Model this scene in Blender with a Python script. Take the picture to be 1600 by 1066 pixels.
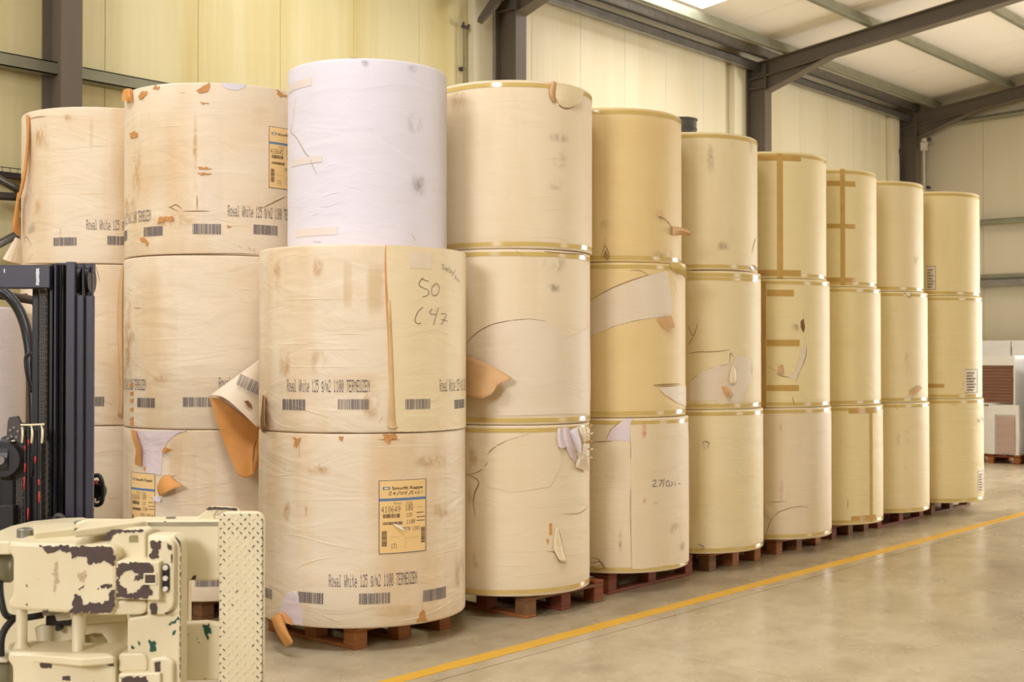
import bpy, bmesh, math, random
from mathutils import Vector, Matrix, noise
from mathutils.geometry import delaunay_2d_cdt
random.seed(7)
for o in list(bpy.data.objects): bpy.data.objects.remove(o)
scene = bpy.context.scene
COL = scene.collection
PI = math.pi

# ------------------------------------------------------------------ camera
F, YAW, PITCH, CAMH = 1979.9, 0.7159, 0.0123, 1.697        # focal length in pixels of 1600x1066
cd = bpy.data.cameras.new('camera'); cam = bpy.data.objects.new('camera', cd); COL.objects.link(cam)
cd.sensor_width = 36.0; cd.lens = F/1600*36.0; cd.clip_start = 0.05; cd.clip_end = 200
cd.dof.use_dof = True; cd.dof.focus_distance = 7.3; cd.dof.aperture_fstop = 3.5
cam.location = (0, 0, CAMH)
FW = Vector((math.cos(YAW)*math.cos(PITCH), math.sin(YAW)*math.cos(PITCH), math.sin(PITCH)))
RT = Vector((math.sin(YAW), -math.cos(YAW), 0)); UP = RT.cross(FW)
cam.rotation_euler = FW.to_track_quat('-Z', 'Y').to_euler()
scene.camera = cam
O = Vector((0, 0, CAMH))
def ray(px, py): return FW + RT*((px-800)/F) - UP*((py-533)/F)

# ------------------------------------------------------------------ light
w = bpy.data.worlds.new('hall_daylight'); scene.world = w; w.use_nodes = True
w.node_tree.nodes['Background'].inputs[0].default_value = (1.0, 0.79, 0.44, 1)
w.node_tree.nodes['Background'].inputs[1].default_value = 0.25
SKY_COL = (0.97, 0.96, 1.0); SKY_W = 95.0; KEY = 3.0; GABLE_W = 1060.0; DOOR_W = 1350.0; SIDE_W = 380.0
ROOF_Z, ROOF_S, RIDGE_Y, WALL_Y, END_X, START_X = 6.56, 0.127, -1.6, 10.5, 23.85, -8.0
def roof_z(y): return ROOF_Z + ROOF_S*(WALL_Y - max(y, RIDGE_Y)) - ROOF_S*max(0, RIDGE_Y-y)
SKYX = [(-4.7, -2.65), (1.3, 3.35), (7.3, 9.35), (13.3, 15.35), (19.3, 21.35)]
SKYY = [(7.4, 9.76), (1.4, 3.8)]
def has_sky(xa, ya): return (xa < 19) if ya > 7 else (xa > 19 or 0 < xa < 2)     # skylights: an eave row, and two nearer the ridge
for (xa, xb) in SKYX:
    for (ya, yb) in SKYY:
        if not has_sky(xa, ya): continue
        ld = bpy.data.lights.new('skylight_daylight', 'AREA'); ld.shape = 'RECTANGLE'
        ld.size = (xb-xa)-0.1; ld.size_y = (yb-ya)-0.1; ld.energy = SKY_W*(1 if ya > 7 else KEY); ld.color = SKY_COL
        lo = bpy.data.objects.new('skylight_daylight', ld); COL.objects.link(lo)
        yc = (ya+yb)/2; lo.location = ((xa+xb)/2, yc, roof_z(yc)-0.035); lo.rotation_euler = (-math.atan(ROOF_S), 0, 0)
# tall glazed opening in the gable behind the camera
ld = bpy.data.lights.new('gable_window_daylight', 'AREA'); ld.shape = 'RECTANGLE'; ld.size = 2.8; ld.size_y = 2.6; ld.energy = GABLE_W; ld.color = (.95, .93, 1.0)
lo = bpy.data.objects.new('gable_window_daylight', ld); COL.objects.link(lo); lo.location = (-8.0, 0.3, 5.7)
lo.rotation_euler = (Vector((6.5, 5.5, 1.8))-Vector(lo.location)).to_track_quat('-Z', 'Y').to_euler()
# open loading door in the end wall, right of the view
ld = bpy.data.lights.new('loading_door_daylight', 'AREA'); ld.shape = 'RECTANGLE'; ld.size = 4.0; ld.size_y = 4.0; ld.energy = DOOR_W; ld.color = (1.0, .97, .96)
lo = bpy.data.objects.new('loading_door_daylight', ld); COL.objects.link(lo); lo.location = (END_X-.06, 1.0, 2.3)
lo.rotation_euler = (Vector((14, 1.0, 2.3))-Vector(lo.location)).to_track_quat('-Z', 'Z').to_euler()
# added area light, unseen at right, to brighten the far wrapped loads
ld = bpy.data.lights.new('added_side_fill', 'AREA'); ld.shape = 'RECTANGLE'; ld.size = 5.0; ld.size_y = 4.4; ld.energy = SIDE_W; ld.color = (1.0, .97, .97)
lo = bpy.data.objects.new('added_side_fill', ld); COL.objects.link(lo); lo.location = (17.5, -13.5, 2.4)
lo.rotation_euler = (Vector((17.5, 0, 2.4))-Vector(lo.location)).to_track_quat('-Z', 'Z').to_euler()
vs = scene.view_settings
vs.view_transform = 'Standard'; vs.look = 'None'; vs.gamma = 1.0; vs.use_curve_mapping = False; vs.exposure = -0.24

# ------------------------------------------------------------------ materials
def lin(r, g, b):
    f = lambda c: (c/255/12.92) if c/255 <= .04045 else ((c/255+.055)/1.055)**2.4
    return (f(r), f(g), f(b), 1)
def nd(t, typ, **kw):
    n = t.nodes.new(typ)
    for k, v in kw.items():
        if k in n.inputs: n.inputs[k].default_value = v
        else: setattr(n, k, v)
    return n
def new_mat(name, col, rough=.6, metal=0., spec=.4):
    m = bpy.data.materials.new(name); m.use_nodes = True; t = m.node_tree
    b = t.nodes['Principled BSDF']; b.inputs['Base Color'].default_value = col
    b.inputs['Roughness'].default_value = rough; b.inputs['Metallic'].default_value = metal
    b.inputs['Specular IOR Level'].default_value = spec
    return m, t, b
def coords(t, scale, rnd=True):
    tc = nd(t, 'ShaderNodeTexCoord'); mp = nd(t, 'ShaderNodeMapping'); mp.inputs['Scale'].default_value = scale
    if rnd:
        oi = nd(t, 'ShaderNodeObjectInfo'); mu = nd(t, 'ShaderNodeMath', operation='MULTIPLY'); mu.inputs[1].default_value = 37.0
        t.links.new(oi.outputs['Random'], mu.inputs[0])
        ad = nd(t, 'ShaderNodeVectorMath', operation='ADD')
        t.links.new(tc.outputs['Object'], ad.inputs[0]); t.links.new(mu.outputs[0], ad.inputs[1])
        t.links.new(ad.outputs[0], mp.inputs['Vector'])
    else: t.links.new(tc.outputs['Object'], mp.inputs['Vector'])
    return mp.outputs['Vector']
def noise_fac(t, scale, lo, hi, detail=4, rough=.6, s=1.0, rnd=True, dist=0.):
    n = nd(t, 'ShaderNodeTexNoise'); n.inputs['Scale'].default_value = s; n.inputs['Detail'].default_value = detail
    n.inputs['Roughness'].default_value = rough; n.inputs['Distortion'].default_value = dist
    t.links.new(coords(t, scale, rnd), n.inputs['Vector'])
    r = nd(t, 'ShaderNodeMapRange'); r.inputs['From Min'].default_value = lo; r.inputs['From Max'].default_value = hi
    t.links.new(n.outputs['Fac'], r.inputs['Value'])
    return r.outputs['Result']
def mixc(t, fac, a, b, k=None):
    m = nd(t, 'ShaderNodeMix', data_type='RGBA')
    if k is not None:
        q = nd(t, 'ShaderNodeMath', operation='MULTIPLY'); q.inputs[1].default_value = k
        t.links.new(fac, q.inputs[0]); fac = q.outputs[0]
    t.links.new(fac, m.inputs[0])
    for v, i in ((a, 6), (b, 7)):
        if isinstance(v, (tuple, list)): m.inputs[i].default_value = v
        else: t.links.new(v, m.inputs[i])
    return m.outputs[2]
def bump(t, b, h, strength, dist=.01, prev=None):
    n = nd(t, 'ShaderNodeBump'); n.inputs['Strength'].default_value = strength; n.inputs['Distance'].default_value = dist
    t.links.new(h, n.inputs['Height'])
    if prev: t.links.new(prev, n.inputs['Normal'])
    t.links.new(n.outputs['Normal'], b.inputs['Normal']); return n.outputs['Normal']

def paper(name, base, stain, amt, wr=.25, rough=.55):
    m, t, b = new_mat(name, base, rough, 0, .35)
    streak = noise_fac(t, (3.2, 3.2, .5), .48, .70, 3, .5)
    blot = noise_fac(t, (1.2, 1.2, 2.6), .5, .75, 6, .65)
    speck = noise_fac(t, (9, 9, 22), .70, .78, 3, .6)
    c = mixc(t, streak, base, stain, amt); c = mixc(t, blot, c, stain, amt*.7)
    c = mixc(t, speck, c, (stain[0]*.55, stain[1]*.45, stain[2]*.35, 1), amt*.5)
    t.links.new(c, b.inputs['Base Color'])
    n1 = bump(t, b, noise_fac(t, (2.2, 2.2, 7), .25, .75, 3, .5, dist=1.0), wr*1.15, .012)
    bump(t, b, noise_fac(t, (7, 7, 16), .2, .8, 3, dist=.6), wr*.35, .006, n1)
    return m
CREAM = lin(238, 222, 190)
M = {}
M['frontpaper'] = paper('stained_cream_paper', lin(231, 215, 187), lin(214, 174, 112), .48, .4)
M['whitepaper'] = paper('white_paper', lin(224, 219, 226), lin(208, 198, 182), .25, .3)
M['paperC'] = paper('pale_cream_paper', lin(234, 217, 184), lin(210, 180, 122), .25, .22)
M['paperD'] = paper('buff_paper', lin(232, 206, 148), lin(208, 172, 104), .25, .2)
M['paperE'] = paper('straw_paper', lin(235, 218, 172), lin(212, 182, 120), .25, .25)
M['paperF'] = paper('light_straw_paper', lin(236, 219, 166), lin(212, 182, 112), .2, .3)
M['inner'] = paper('inner_ply_paper', lin(232, 217, 192), lin(214, 186, 140), .25, .25)
M['lavender'] = paper('lavender_white_ply', lin(228, 214, 216), lin(205, 176, 160), .3, .5)
M['oversheet'] = paper('yellowed_paper', lin(234, 216, 176), lin(210, 176, 112), .3, .35)
def simple(name, col, rough=.6, metal=0., spec=.4, nz=0., ns=(30, 30, 30), bp=0.):
    m, t, b = new_mat(name, col, rough, metal, spec)
    if nz: t.links.new(mixc(t, noise_fac(t, ns, .35, .75), col, (col[0]*.45, col[1]*.42, col[2]*.4, 1), nz), b.inputs['Base Color'])
    if bp: bump(t, b, noise_fac(t, ns, .2, .8), bp, .004)
    return m
M['kraft'] = simple('kraft_underside', lin(220, 156, 84), .6, nz=.35, ns=(6, 6, 6), bp=.3)
M['kraftspot'] = simple('torn_kraft_ply', lin(208, 150, 88), .7, nz=.5, ns=(25, 25, 25), bp=.3)
M['foldtan'] = simple('tan_fold', lin(216, 186, 130), .6, nz=.3, ns=(9, 9, 9))
M['kraftpale'] = simple('pale_kraft_underside', lin(216, 174, 122), .6, nz=.25, ns=(7, 7, 7), bp=.3)
M['tear'] = simple('torn_edge_brown', lin(140, 100, 58), .8, nz=.5)
M['tearsoft'] = simple('torn_edge_tan', lin(176, 140, 84), .8, nz=.3)
M['ink'] = simple('grey_printing_ink', lin(112, 103, 104), .7)
M['inkdark'] = simple('dark_printing_ink', lin(84, 62, 50), .7)
M['marker'] = simple('marker_ink', lin(112, 98, 84), .6)
M['tape'] = simple('golden_edge_tape', lin(214, 186, 112), .16, 0, .6, nz=.18, ns=(9, 9, 30))
M['browntape'] = simple('brown_packing_tape', lin(202, 164, 92), .18, 0, .6, nz=.22, ns=(14, 14, 14), bp=.2)
M['paletape'] = simple('pale_paper_tape', lin(226, 214, 204), .4, 0, .5)
M['labelpaper'] = simple('orange_label_paper', lin(242, 206, 142), .5, nz=.08, ns=(8, 8, 8))
M['labelblue'] = simple('blue_label_print', lin(104, 128, 162), .5)
M['labelborder'] = simple('label_border_print', lin(88, 100, 118), .5)
M['pink'] = simple('pink_marker_paint', lin(236, 150, 128), .7)
M['board'] = simple('grey_core_board', lin(110, 92, 74), .8)
M['wood'] = simple('pallet_wood', lin(176, 112, 58), .75, nz=.6, ns=(3, 3, 25), bp=.4)
M['redwood'] = simple('red_pallet_wood', lin(142, 76, 46), .75, nz=.6, ns=(3, 3, 25), bp=.4)
M['greywood'] = simple('weathered_pallet_wood', lin(138, 98, 62), .8, nz=.6, ns=(3, 3, 25), bp=.4)
M['yellowline'] = simple('yellow_floor_paint', lin(236, 186, 62), .45, nz=.18, ns=(5, 5, 5))
M['steel'] = simple('brown_grey_steel_paint', lin(108, 97, 82), .5, 0, .4, nz=.2, ns=(3, 3, 1))
M['galv'] = simple('galvanised_steel', lin(150, 146, 138), .38, .75, .5, nz=.5, ns=(6, 6, 6))
M['galvgreen'] = simple('weathered_galvanised_steel', lin(150, 148, 124), .5, .4, .5, nz=.4, ns=(4, 4, 4))
M['darksteel'] = simple('dark_steel', lin(74, 68, 64), .5, .3)
M['roof'] = simple('roof_panel_paint', lin(243, 234, 218), .6, nz=.10, ns=(.6, .6, .6))
M['black'] = simple('black_rubber', lin(34, 32, 32), .5)
M['chrome'] = simple('bright_metal', lin(170, 168, 164), .25, .9)
M['navy'] = simple('dark_navy_mast_paint', lin(46, 43, 54), .42, 0, .5, nz=.12, ns=(8, 8, 2))
M['charcoal'] = simple('greasy_black_steel', lin(36, 33, 35), .4, .2, .5, nz=.3, ns=(10, 10, 10))
M['red'] = simple('red_hose_marking', lin(190, 52, 44), .5)
M['chip'] = simple('bare_chipped_metal', lin(84, 68, 62), .5, .25, .5, nz=.35, ns=(30, 30, 30))
M['scuff'] = simple('tan_scuff', lin(196, 176, 142), .6, nz=.4, ns=(40, 40, 40))
M['olive'] = simple('olive_painted_shade', lin(150, 138, 96), .6)  # shade of the clamp openings, put into the colour
M['green'] = simple('green_paint_smear', lin(30, 84, 66), .6, nz=.4, ns=(60, 60, 60))
M['plasticwhite'] = simple('white_stretch_wrap', lin(250, 249, 247), .25, 0, .6, nz=.05, ns=(4, 4, 9), bp=.4)
M['cardbrown'] = simple('brown_cardboard_stack', lin(146, 104, 84), .5, nz=.5, ns=(2, 2, 26), bp=.3)
M['cardpink'] = simple('wrapped_pinkish_board', lin(206, 180, 172), .3, nz=.25, ns=(3, 3, 10), bp=.4)
M['offwhite'] = simple('off_white_plastic', lin(214, 206, 190), .5)

def painted_cream():
    m, t, b = new_mat('cream_machine_paint', lin(224, 213, 178), .42, 0, .5)
    c = mixc(t, noise_fac(t, (2, 2, 2), .4, .8), lin(224, 213, 178), lin(206, 190, 150), .6)
    c = mixc(t, noise_fac(t, (26, 26, 26), .70, .72, 6, .6), c, lin(88, 72, 62), .9)
    t.links.new(c, b.inputs['Base Color']); bump(t, b, noise_fac(t, (7, 7, 7), .2, .8), .12, .004)
    return m
M['machine'] = painted_cream()
def wallmat(name, base, stain, amt):
    m, t, b = new_mat(name, base, .5, 0, .4)
    c = mixc(t, noise_fac(t, (1.6, 1.6, .12), .45, .75, 5, .6, rnd=False), base, stain, amt)
    t.links.new(c, b.inputs['Base Color'])
    wv = nd(t, 'ShaderNodeTexWave', wave_type='BANDS', bands_direction='X'); wv.inputs['Scale'].default_value = 3.2
    t.links.new(coords(t, (1, 1, 1), False), wv.inputs['Vector']); bump(t, b, wv.outputs['Fac'], .25, .003)
    return m
M['wall'] = wallmat('cream_wall_panel', lin(234, 224, 192), lin(214, 194, 140), .45)
M['walldirty'] = wallmat('yellow_stained_wall_panel', lin(230, 218, 168), lin(206, 182, 104), .7)
M['endwall'] = wallmat('end_wall_panel', lin(214, 204, 176), lin(196, 184, 150), .3)
def floormat():
    m, t, b = new_mat('polished_concrete', lin(168, 152, 122), .3, 0, .5)
    a = lin(214, 202, 172); d = lin(180, 164, 132)
    c = mixc(t, noise_fac(t, (.35, .9, 1), .35, .68, 6, .62, rnd=False), a, d)
    c = mixc(t, noise_fac(t, (2.5, 2.5, 2.5), .45, .72, 8, .65, rnd=False), c, lin(128, 112, 86), .45)
    c = mixc(t, noise_fac(t, (14, 14, 14), .55, .75, 4, .6, rnd=False), c, lin(196, 184, 156), .25)
    t.links.new(c, b.inputs['Base Color'])
    rr = noise_fac(t, (1.2, 1.2, 1.2), .3, .75, 6, .6, rnd=False)
    mr = nd(t, 'ShaderNodeMapRange'); mr.inputs['To Min'].default_value = .16; mr.inputs['To Max'].default_value = .38
    t.links.new(rr, mr.inputs['Value']); t.links.new(mr.outputs[0], b.inputs['Roughness'])
    bump(t, b, noise_fac(t, (5, 5, 5), .2, .8, 6, rnd=False), .04, .01)
    return m
M['floor'] = floormat()
def skymat():
    m, t, b = new_mat('backlit_skylight_sheet', (.9, .9, .9, 1), .5)
    b.inputs['Emission Color'].default_value = (*SKY_COL, 1); b.inputs['Emission Strength'].default_value = 3.0
    return m
M['sky'] = skymat()
def stainmat(name, col, dens, sc=(11, 11, 7), det=7):
    m, t, b = new_mat(name, col, .7); m.blend_method = 'BLEND' if hasattr(m, 'blend_method') else None
    uv = nd(t, 'ShaderNodeTexCoord'); sub = nd(t, 'ShaderNodeVectorMath', operation='SUBTRACT'); sub.inputs[1].default_value = (.5, .5, 0)
    t.links.new(uv.outputs['UV'], sub.inputs[0]); ab = nd(t, 'ShaderNodeVectorMath', operation='ABSOLUTE'); t.links.new(sub.outputs[0], ab.inputs[0])
    sp = nd(t, 'ShaderNodeSeparateXYZ'); t.links.new(ab.outputs[0], sp.inputs[0]); fall = []
    for ax in ('X', 'Y'):
        q = nd(t, 'ShaderNodeMapRange', interpolation_type='SMOOTHSTEP'); q.inputs['From Min'].default_value = .5; q.inputs['From Max'].default_value = .22; t.links.new(sp.outputs[ax], q.inputs['Value']); fall.append(q)
    mr = nd(t, 'ShaderNodeMath', operation='MULTIPLY'); t.links.new(fall[0].outputs[0], mr.inputs[0]); t.links.new(fall[1].outputs[0], mr.inputs[1])
    if det > 3:                                            # blotches fade out roundly, bands keep straight sides
        le = nd(t, 'ShaderNodeVectorMath', operation='LENGTH'); t.links.new(sub.outputs[0], le.inputs[0])
        rd = nd(t, 'ShaderNodeMapRange', interpolation_type='SMOOTHSTEP'); rd.inputs['From Min'].default_value = .5; rd.inputs['From Max'].default_value = .05; t.links.new(le.outputs['Value'], rd.inputs['Value'])
        m0 = nd(t, 'ShaderNodeMath', operation='MULTIPLY'); t.links.new(mr.outputs[0], m0.inputs[0]); t.links.new(rd.outputs[0], m0.inputs[1]); mr = m0
    mu = nd(t, 'ShaderNodeMath', operation='MULTIPLY'); t.links.new(mr.outputs[0], mu.inputs[0]); t.links.new(noise_fac(t, sc, .42 if det > 3 else .32, .72, det, .7 if det > 3 else .4), mu.inputs[1])
    m2 = nd(t, 'ShaderNodeMath', operation='MULTIPLY'); m2.inputs[1].default_value = dens; t.links.new(mu.outputs[0], m2.inputs[0])
    tr = nd(t, 'ShaderNodeBsdfTransparent'); mx = nd(t, 'ShaderNodeMixShader')
    t.links.new(m2.outputs[0], mx.inputs[0]); t.links.new(tr.outputs[0], mx.inputs[1]); t.links.new(b.outputs[0], mx.inputs[2])
    t.links.new(mx.outputs[0], t.nodes['Material Output'].inputs['Surface'])
    return m
M['st_grey'] = stainmat('grey_scuff', lin(128, 114, 92), .6)
M['st_brown'] = stainmat('brown_damp_stain', lin(206, 160, 92), .8)
M['st_yellow'] = stainmat('yellowed_band', lin(226, 194, 130), .32, (4, 4, .8), 2)
M['st_pale'] = stainmat('pale_clean_band', lin(238, 228, 226), .4, (2, 2, .3), 0)
M['st_rust'] = stainmat('rust_run', lin(150, 96, 50), .8)
M['st_pink'] = stainmat('pink_spray_mark', lin(240, 140, 120), .9)

# ------------------------------------------------------------------ object helpers
def link(o, parent=None):
    COL.objects.link(o)
    if parent is not None: o.parent = parent
    return o
def mesh_obj(name, verts, faces, mat, parent=None, smooth=False, uvs=None):
    me = bpy.data.meshes.new(name); me.from_pydata([tuple(v) for v in verts], [], faces)
    if smooth: me.polygons.foreach_set('use_smooth', [True]*len(me.polygons))
    if uvs:
        ul = me.uv_layers.new(name='UVMap')
        for l in me.loops: ul.data[l.index].uv = uvs[l.vertex_index]
    me.materials.append(mat if not isinstance(mat, str) else M[mat]); me.update()
    return link(bpy.data.objects.new(name, me), parent)
def tag(o, label, cat, group=None, kind=None):
    if label: o['label'] = label
    if cat: o['category'] = cat
    if group: o['group'] = group
    if kind: o['kind'] = kind
    return o
def thing(name, label, cat, loc=(0, 0, 0), rz=0, group=None, kind=None):
    o = bpy.data.objects.new(name, None); o.empty_display_size = .2; link(o)
    o.location = loc; o.rotation_euler = (0, 0, rz)
    return tag(o, label, cat, group, kind)
def bevel(o, wd=.004, seg=2):
    b = o.modifiers.new('bevel', 'BEVEL'); b.width = wd; b.segments = seg; b.limit_method = 'ANGLE'; b.angle_limit = math.radians(40)
    return o
class MB:
    def __init__(s): s.v = []; s.f = []
    def box(s, x0, x1, y0, y1, z0, z1):
        n = len(s.v)
        s.v += [(x0, y0, z0), (x1, y0, z0), (x1, y1, z0), (x0, y1, z0), (x0, y0, z1), (x1, y0, z1), (x1, y1, z1), (x0, y1, z1)]
        s.f += [(n, n+3, n+2, n+1), (n+4, n+5, n+6, n+7), (n, n+1, n+5, n+4), (n+1, n+2, n+6, n+5), (n+2, n+3, n+7, n+6), (n+3, n, n+4, n+7)]
        return s
    def quad(s, a, b, c, d):
        n = len(s.v); s.v += [a, b, c, d]; s.f.append((n, n+1, n+2, n+3)); return s
    def prism(s, pts, vec):
        n = len(s.v); k = len(pts); vec = Vector(vec); pts = [Vector(p) for p in pts]
        s.v += pts + [p+vec for p in pts]
        s.f += [tuple(range(n, n+k)), tuple(range(n+2*k-1, n+k-1, -1))]
        s.f += [(n+i, n+k+i, n+k+(i+1) % k, n+(i+1) % k) for i in range(k)]
        return s
    def tube(s, path, r, seg=10, cap=True):
        path = [Vector(p) for p in path]; n0 = len(s.v); m = len(path)
        rs = r if isinstance(r, (list, tuple)) else [r]*m
        up = None
        for i, p in enumerate(path):
            t = (path[min(i+1, m-1)] - path[max(i-1, 0)]).normalized()
            if up is None:
                up = Vector((0, 0, 1)) if abs(t.z) < .9 else Vector((1, 0, 0))
            a = (up - t*up.dot(t)).normalized(); up = a; b = t.cross(a)
            for k in range(seg):
                q = 2*PI*k/seg; s.v.append(p + a*(math.cos(q)*rs[i]) + b*(math.sin(q)*rs[i]))
        for i in range(m-1):
            for k in range(seg):
                a = n0+i*seg+k; b = n0+i*seg+(k+1) % seg
                s.f.append((a, b, b+seg, a+seg))
        if cap:
            s.f.append(tuple(range(n0+seg-1, n0-1, -1))); s.f.append(tuple(range(n0+(m-1)*seg, n0+m*seg)))
        return s
    def build(s, name, mat, parent=None, smooth=False):
        o = mesh_obj(name, s.v, s.f, mat, parent, smooth)
        bm = bmesh.new(); bm.from_mesh(o.data); bmesh.ops.recalc_face_normals(bm, faces=bm.faces); bm.to_mesh(o.data); bm.free()
        return o
def spline(pts, n=6):
    pts = [Vector(p) for p in pts]; out = []
    for i in range(len(pts)-1):
        p0, p1, p2, p3 = pts[max(i-1, 0)], pts[i], pts[i+1], pts[min(i+2, len(pts)-1)]
        for k in range(n):
            u = k/n
            out.append(.5*((2*p1)+(p2-p0)*u+(2*p0-5*p1+4*p2-p3)*u*u+(3*p1-p0-3*p2+p3)*u*u*u))
    out.append(pts[-1]); return out

# ================================================================== SETTING
floor = MB().box(START_X, END_X+.2, -14, WALL_Y+.2, -.2, -.012).build('floor', simple('joint_filler', lin(92, 80, 60), .8))
tag(floor, 'polished brown-grey concrete hall floor with saw-cut joints', 'floor', kind='structure')
xs = [START_X, -6.0, 0.0, 6.03, 11.88, 17.9, END_X+.2]; ys = [-14, -7.5, -1.4, 4.66, WALL_Y+.2]
for i in range(len(xs)-1):
    for j in range(len(ys)-1):
        MB().box(xs[i]+.004, xs[i+1]-.004, ys[j]+.004, ys[j+1]-.004, -.02, 0).build('concrete_slab', M['floor'], floor)
ln = MB()
x = START_X
while x < END_X:
    x2 = min(x+.5, END_X); ja = [random.uniform(-.004, .004) for _ in range(2)]
    ln.box(x, x2, 4.772+ja[0], 4.882+ja[1], .0005, .0022); x = x2
tag(ln.build('yellow_floor_line', M['yellowline']), 'yellow painted lane line running along the floor before the reels', 'floor line')

def panel_wall(name, label, axis, start, end, step, off, top, mat_fn, thick=.04):
    if axis == 'x': root = MB().box(start, end, off+.03, off+.16, 0, top(0)).build(name, M['endwall'])
    else: root = MB().prism([(off+.03, start, 0), (off+.03, end, 0), (off+.03, end, top(end)), (off+.03, RIDGE_Y, top(RIDGE_Y)), (off+.03, start, top(start))], (.13, 0, 0)).build(name, M['endwall'])
    tag(root, label, 'wall', kind='structure')
    p = start; g = .0025
    while p < end-.02:
        q = min(p+step, end)
        if axis == 'x': pts = [(p+g, off, 0), (q-g, off, 0), (q-g, off, top(0)), (p+g, off, top(0))]; v = (0, thick, 0)
        else: pts = [(off, p+g, 0), (off, q-g, 0), (off, q-g, top(q)), (off, p+g, top(p))]; v = (thick, 0, 0)
        bevel(MB().prism(pts, v).build('wall_panel', M[mat_fn(p)], root), .003, 2)
        p = q
    return root
panel_wall('wall_back', 'cream insulated panel wall behind the stacked reels', 'x', START_X+.06, END_X, 1.02, WALL_Y, lambda x: 6.55,
           lambda p: 'walldirty' if p < 11.2 else 'wall')
panel_wall('wall_right', 'beige panelled end wall at the far end of the hall', 'y', -13.72, WALL_Y+.02, 1.62, END_X, lambda y: roof_z(y)+.02, lambda p: 'endwall')

# roof sheets and skylights
roof = MB()
for (ya, yb) in ((WALL_Y+.2, RIDGE_Y), (RIDGE_Y, -13.8)):
    roof.prism([(START_X, ya, roof_z(ya)+.06), (END_X+.2, ya, roof_z(ya)+.06), (END_X+.2, yb, roof_z(yb)+.06), (START_X, yb, roof_z(yb)+.06)], (0, 0, .1))
roof = roof.build('ceiling', M['roof']); tag(roof, 'pale sloping sheet roof with steel purlins', 'ceiling', kind='structure')
edges = sorted(set([START_X, END_X+.2] + [e for p in SKYX for e in p] + [-6.7, 5.3, 11.3, 17.3, -.7, 23.1, 4.3, 10.3, 16.3, 22.2, .3, 6.3, 12.3, 18.3]))
sky_n = 0
for i in range(len(edges)-1):
    xa, xb = edges[i], edges[i+1]; is_sky = any(abs(xa-p[0]) < .01 for p in SKYX)
    segs = [(WALL_Y+.2, RIDGE_Y), (RIDGE_Y, -13.8)]
    if is_sky: segs = [(WALL_Y+.2, 9.76), (9.76, 7.4), (7.4, 3.8), (3.8, 1.4), (1.4, RIDGE_Y), (RIDGE_Y, -13.8)]
    for (ya, yb) in segs:
        sk = is_sky and (ya in (9.76, 3.8)) and has_sky(xa, yb)
        pts = [(xa+.004, ya, roof_z(ya)), (xb-.004, ya, roof_z(ya)), (xb-.004, yb, roof_z(yb)), (xa+.004, yb, roof_z(yb))]
        o = MB().prism(pts, (0, 0, .05)).build('skylight_sheet' if sk else 'roof_sheet', M['sky' if sk else 'roof'], roof)
# portal frames
trim_n = [0]
def struct(o, label):
    tag(o, label, 'steel frame', kind='structure'); return o
COLX = [-.35, 5.67, 11.66, 17.68, 23.42]
LB = ['', 'brown-grey steel column behind the leftmost reel stacks', 'brown-grey steel column rising behind the pale cream stack', 'brown-grey steel column with a haunched rafter', 'brown-grey steel corner column at the end wall']
for i, x in enumerate(COLX):
    trim_n[0] += 1
    root = bpy.data.objects.new('trim_%d' % trim_n[0], None); link(root); root.location = (x, 10.1, 0)
    struct(root, LB[i] or 'brown-grey steel portal frame out of view at far left')
    T = 5.95; wd = .2; dp = .32
    for nm, b in (('column_flange', (0, wd, -.02, 0, 0, 6.34)), ('column_flange', (0, wd, dp-.02, dp, 0, 6.34)), ('column_web', (.09, .11, 0, dp-.02, 0, 6.34))):
        bevel(MB().box(*b).build(nm, M['steel'], root), .003)
    bevel(MB().box(0, wd, .001, dp-.021, T, T+.015).build('stiffener_plate', M['steel'], root), .002)
    # rafter: bottom and top flanges and web in local coords (y local = Y-10.1)
    def rz(Y): return 6.385 + ROOF_S*(10.07-Y)
    y1, y2 = 10.1+.3, RIDGE_Y
    for nm, z0, z1, xa, xb in (('rafter_flange', -.015, 0, 0, wd), ('rafter_flange', -.25, -.235, 0, wd), ('rafter_web', -.236, -.014, .092, .108)):
        MB().prism([(xa, y1-10.1, rz(y1)+z0), (xa, y2-10.1, rz(y2)+z0), (xa, y2-10.1, rz(y2)+z1), (xa, y1-10.1, rz(y1)+z1)], (xb-xa, 0, 0)).build(nm, M['steel'], root)
        MB().prism([(xa, -13.7-10.1, rz(2*RIDGE_Y+13.7)+z0), (xa, y2-10.1, rz(y2)+z0), (xa, y2-10.1, rz(y2)+z1), (xa, -13.7-10.1, rz(2*RIDGE_Y+13.7)+z1)], (xb-xa, 0, 0)).build(nm, M['steel'], root)
    hy = 9.0
    MB().prism([(.093, -.02, 5.91), (.093, hy-10.1, rz(hy)-.236), (.093, -.02, rz(10.08)-.236)], (.014, 0, 0)).build('haunch_web', M['steel'], root)
    MB().prism([(0, -.02, 5.89), (0, -.02, 5.91), (0, hy-10.1, rz(hy)-.236), (0, hy-10.1, rz(hy)-.256)], (wd, 0, 0)).build('haunch_flange', M['steel'], root)
    # pale flashing box beside the column
    if i in (2, 3, 4):
        bevel(MB().box(-.42, -.08, .28, .395, 0, 6.3).build('flashing_box', M['wall'], root), .01)
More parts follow.
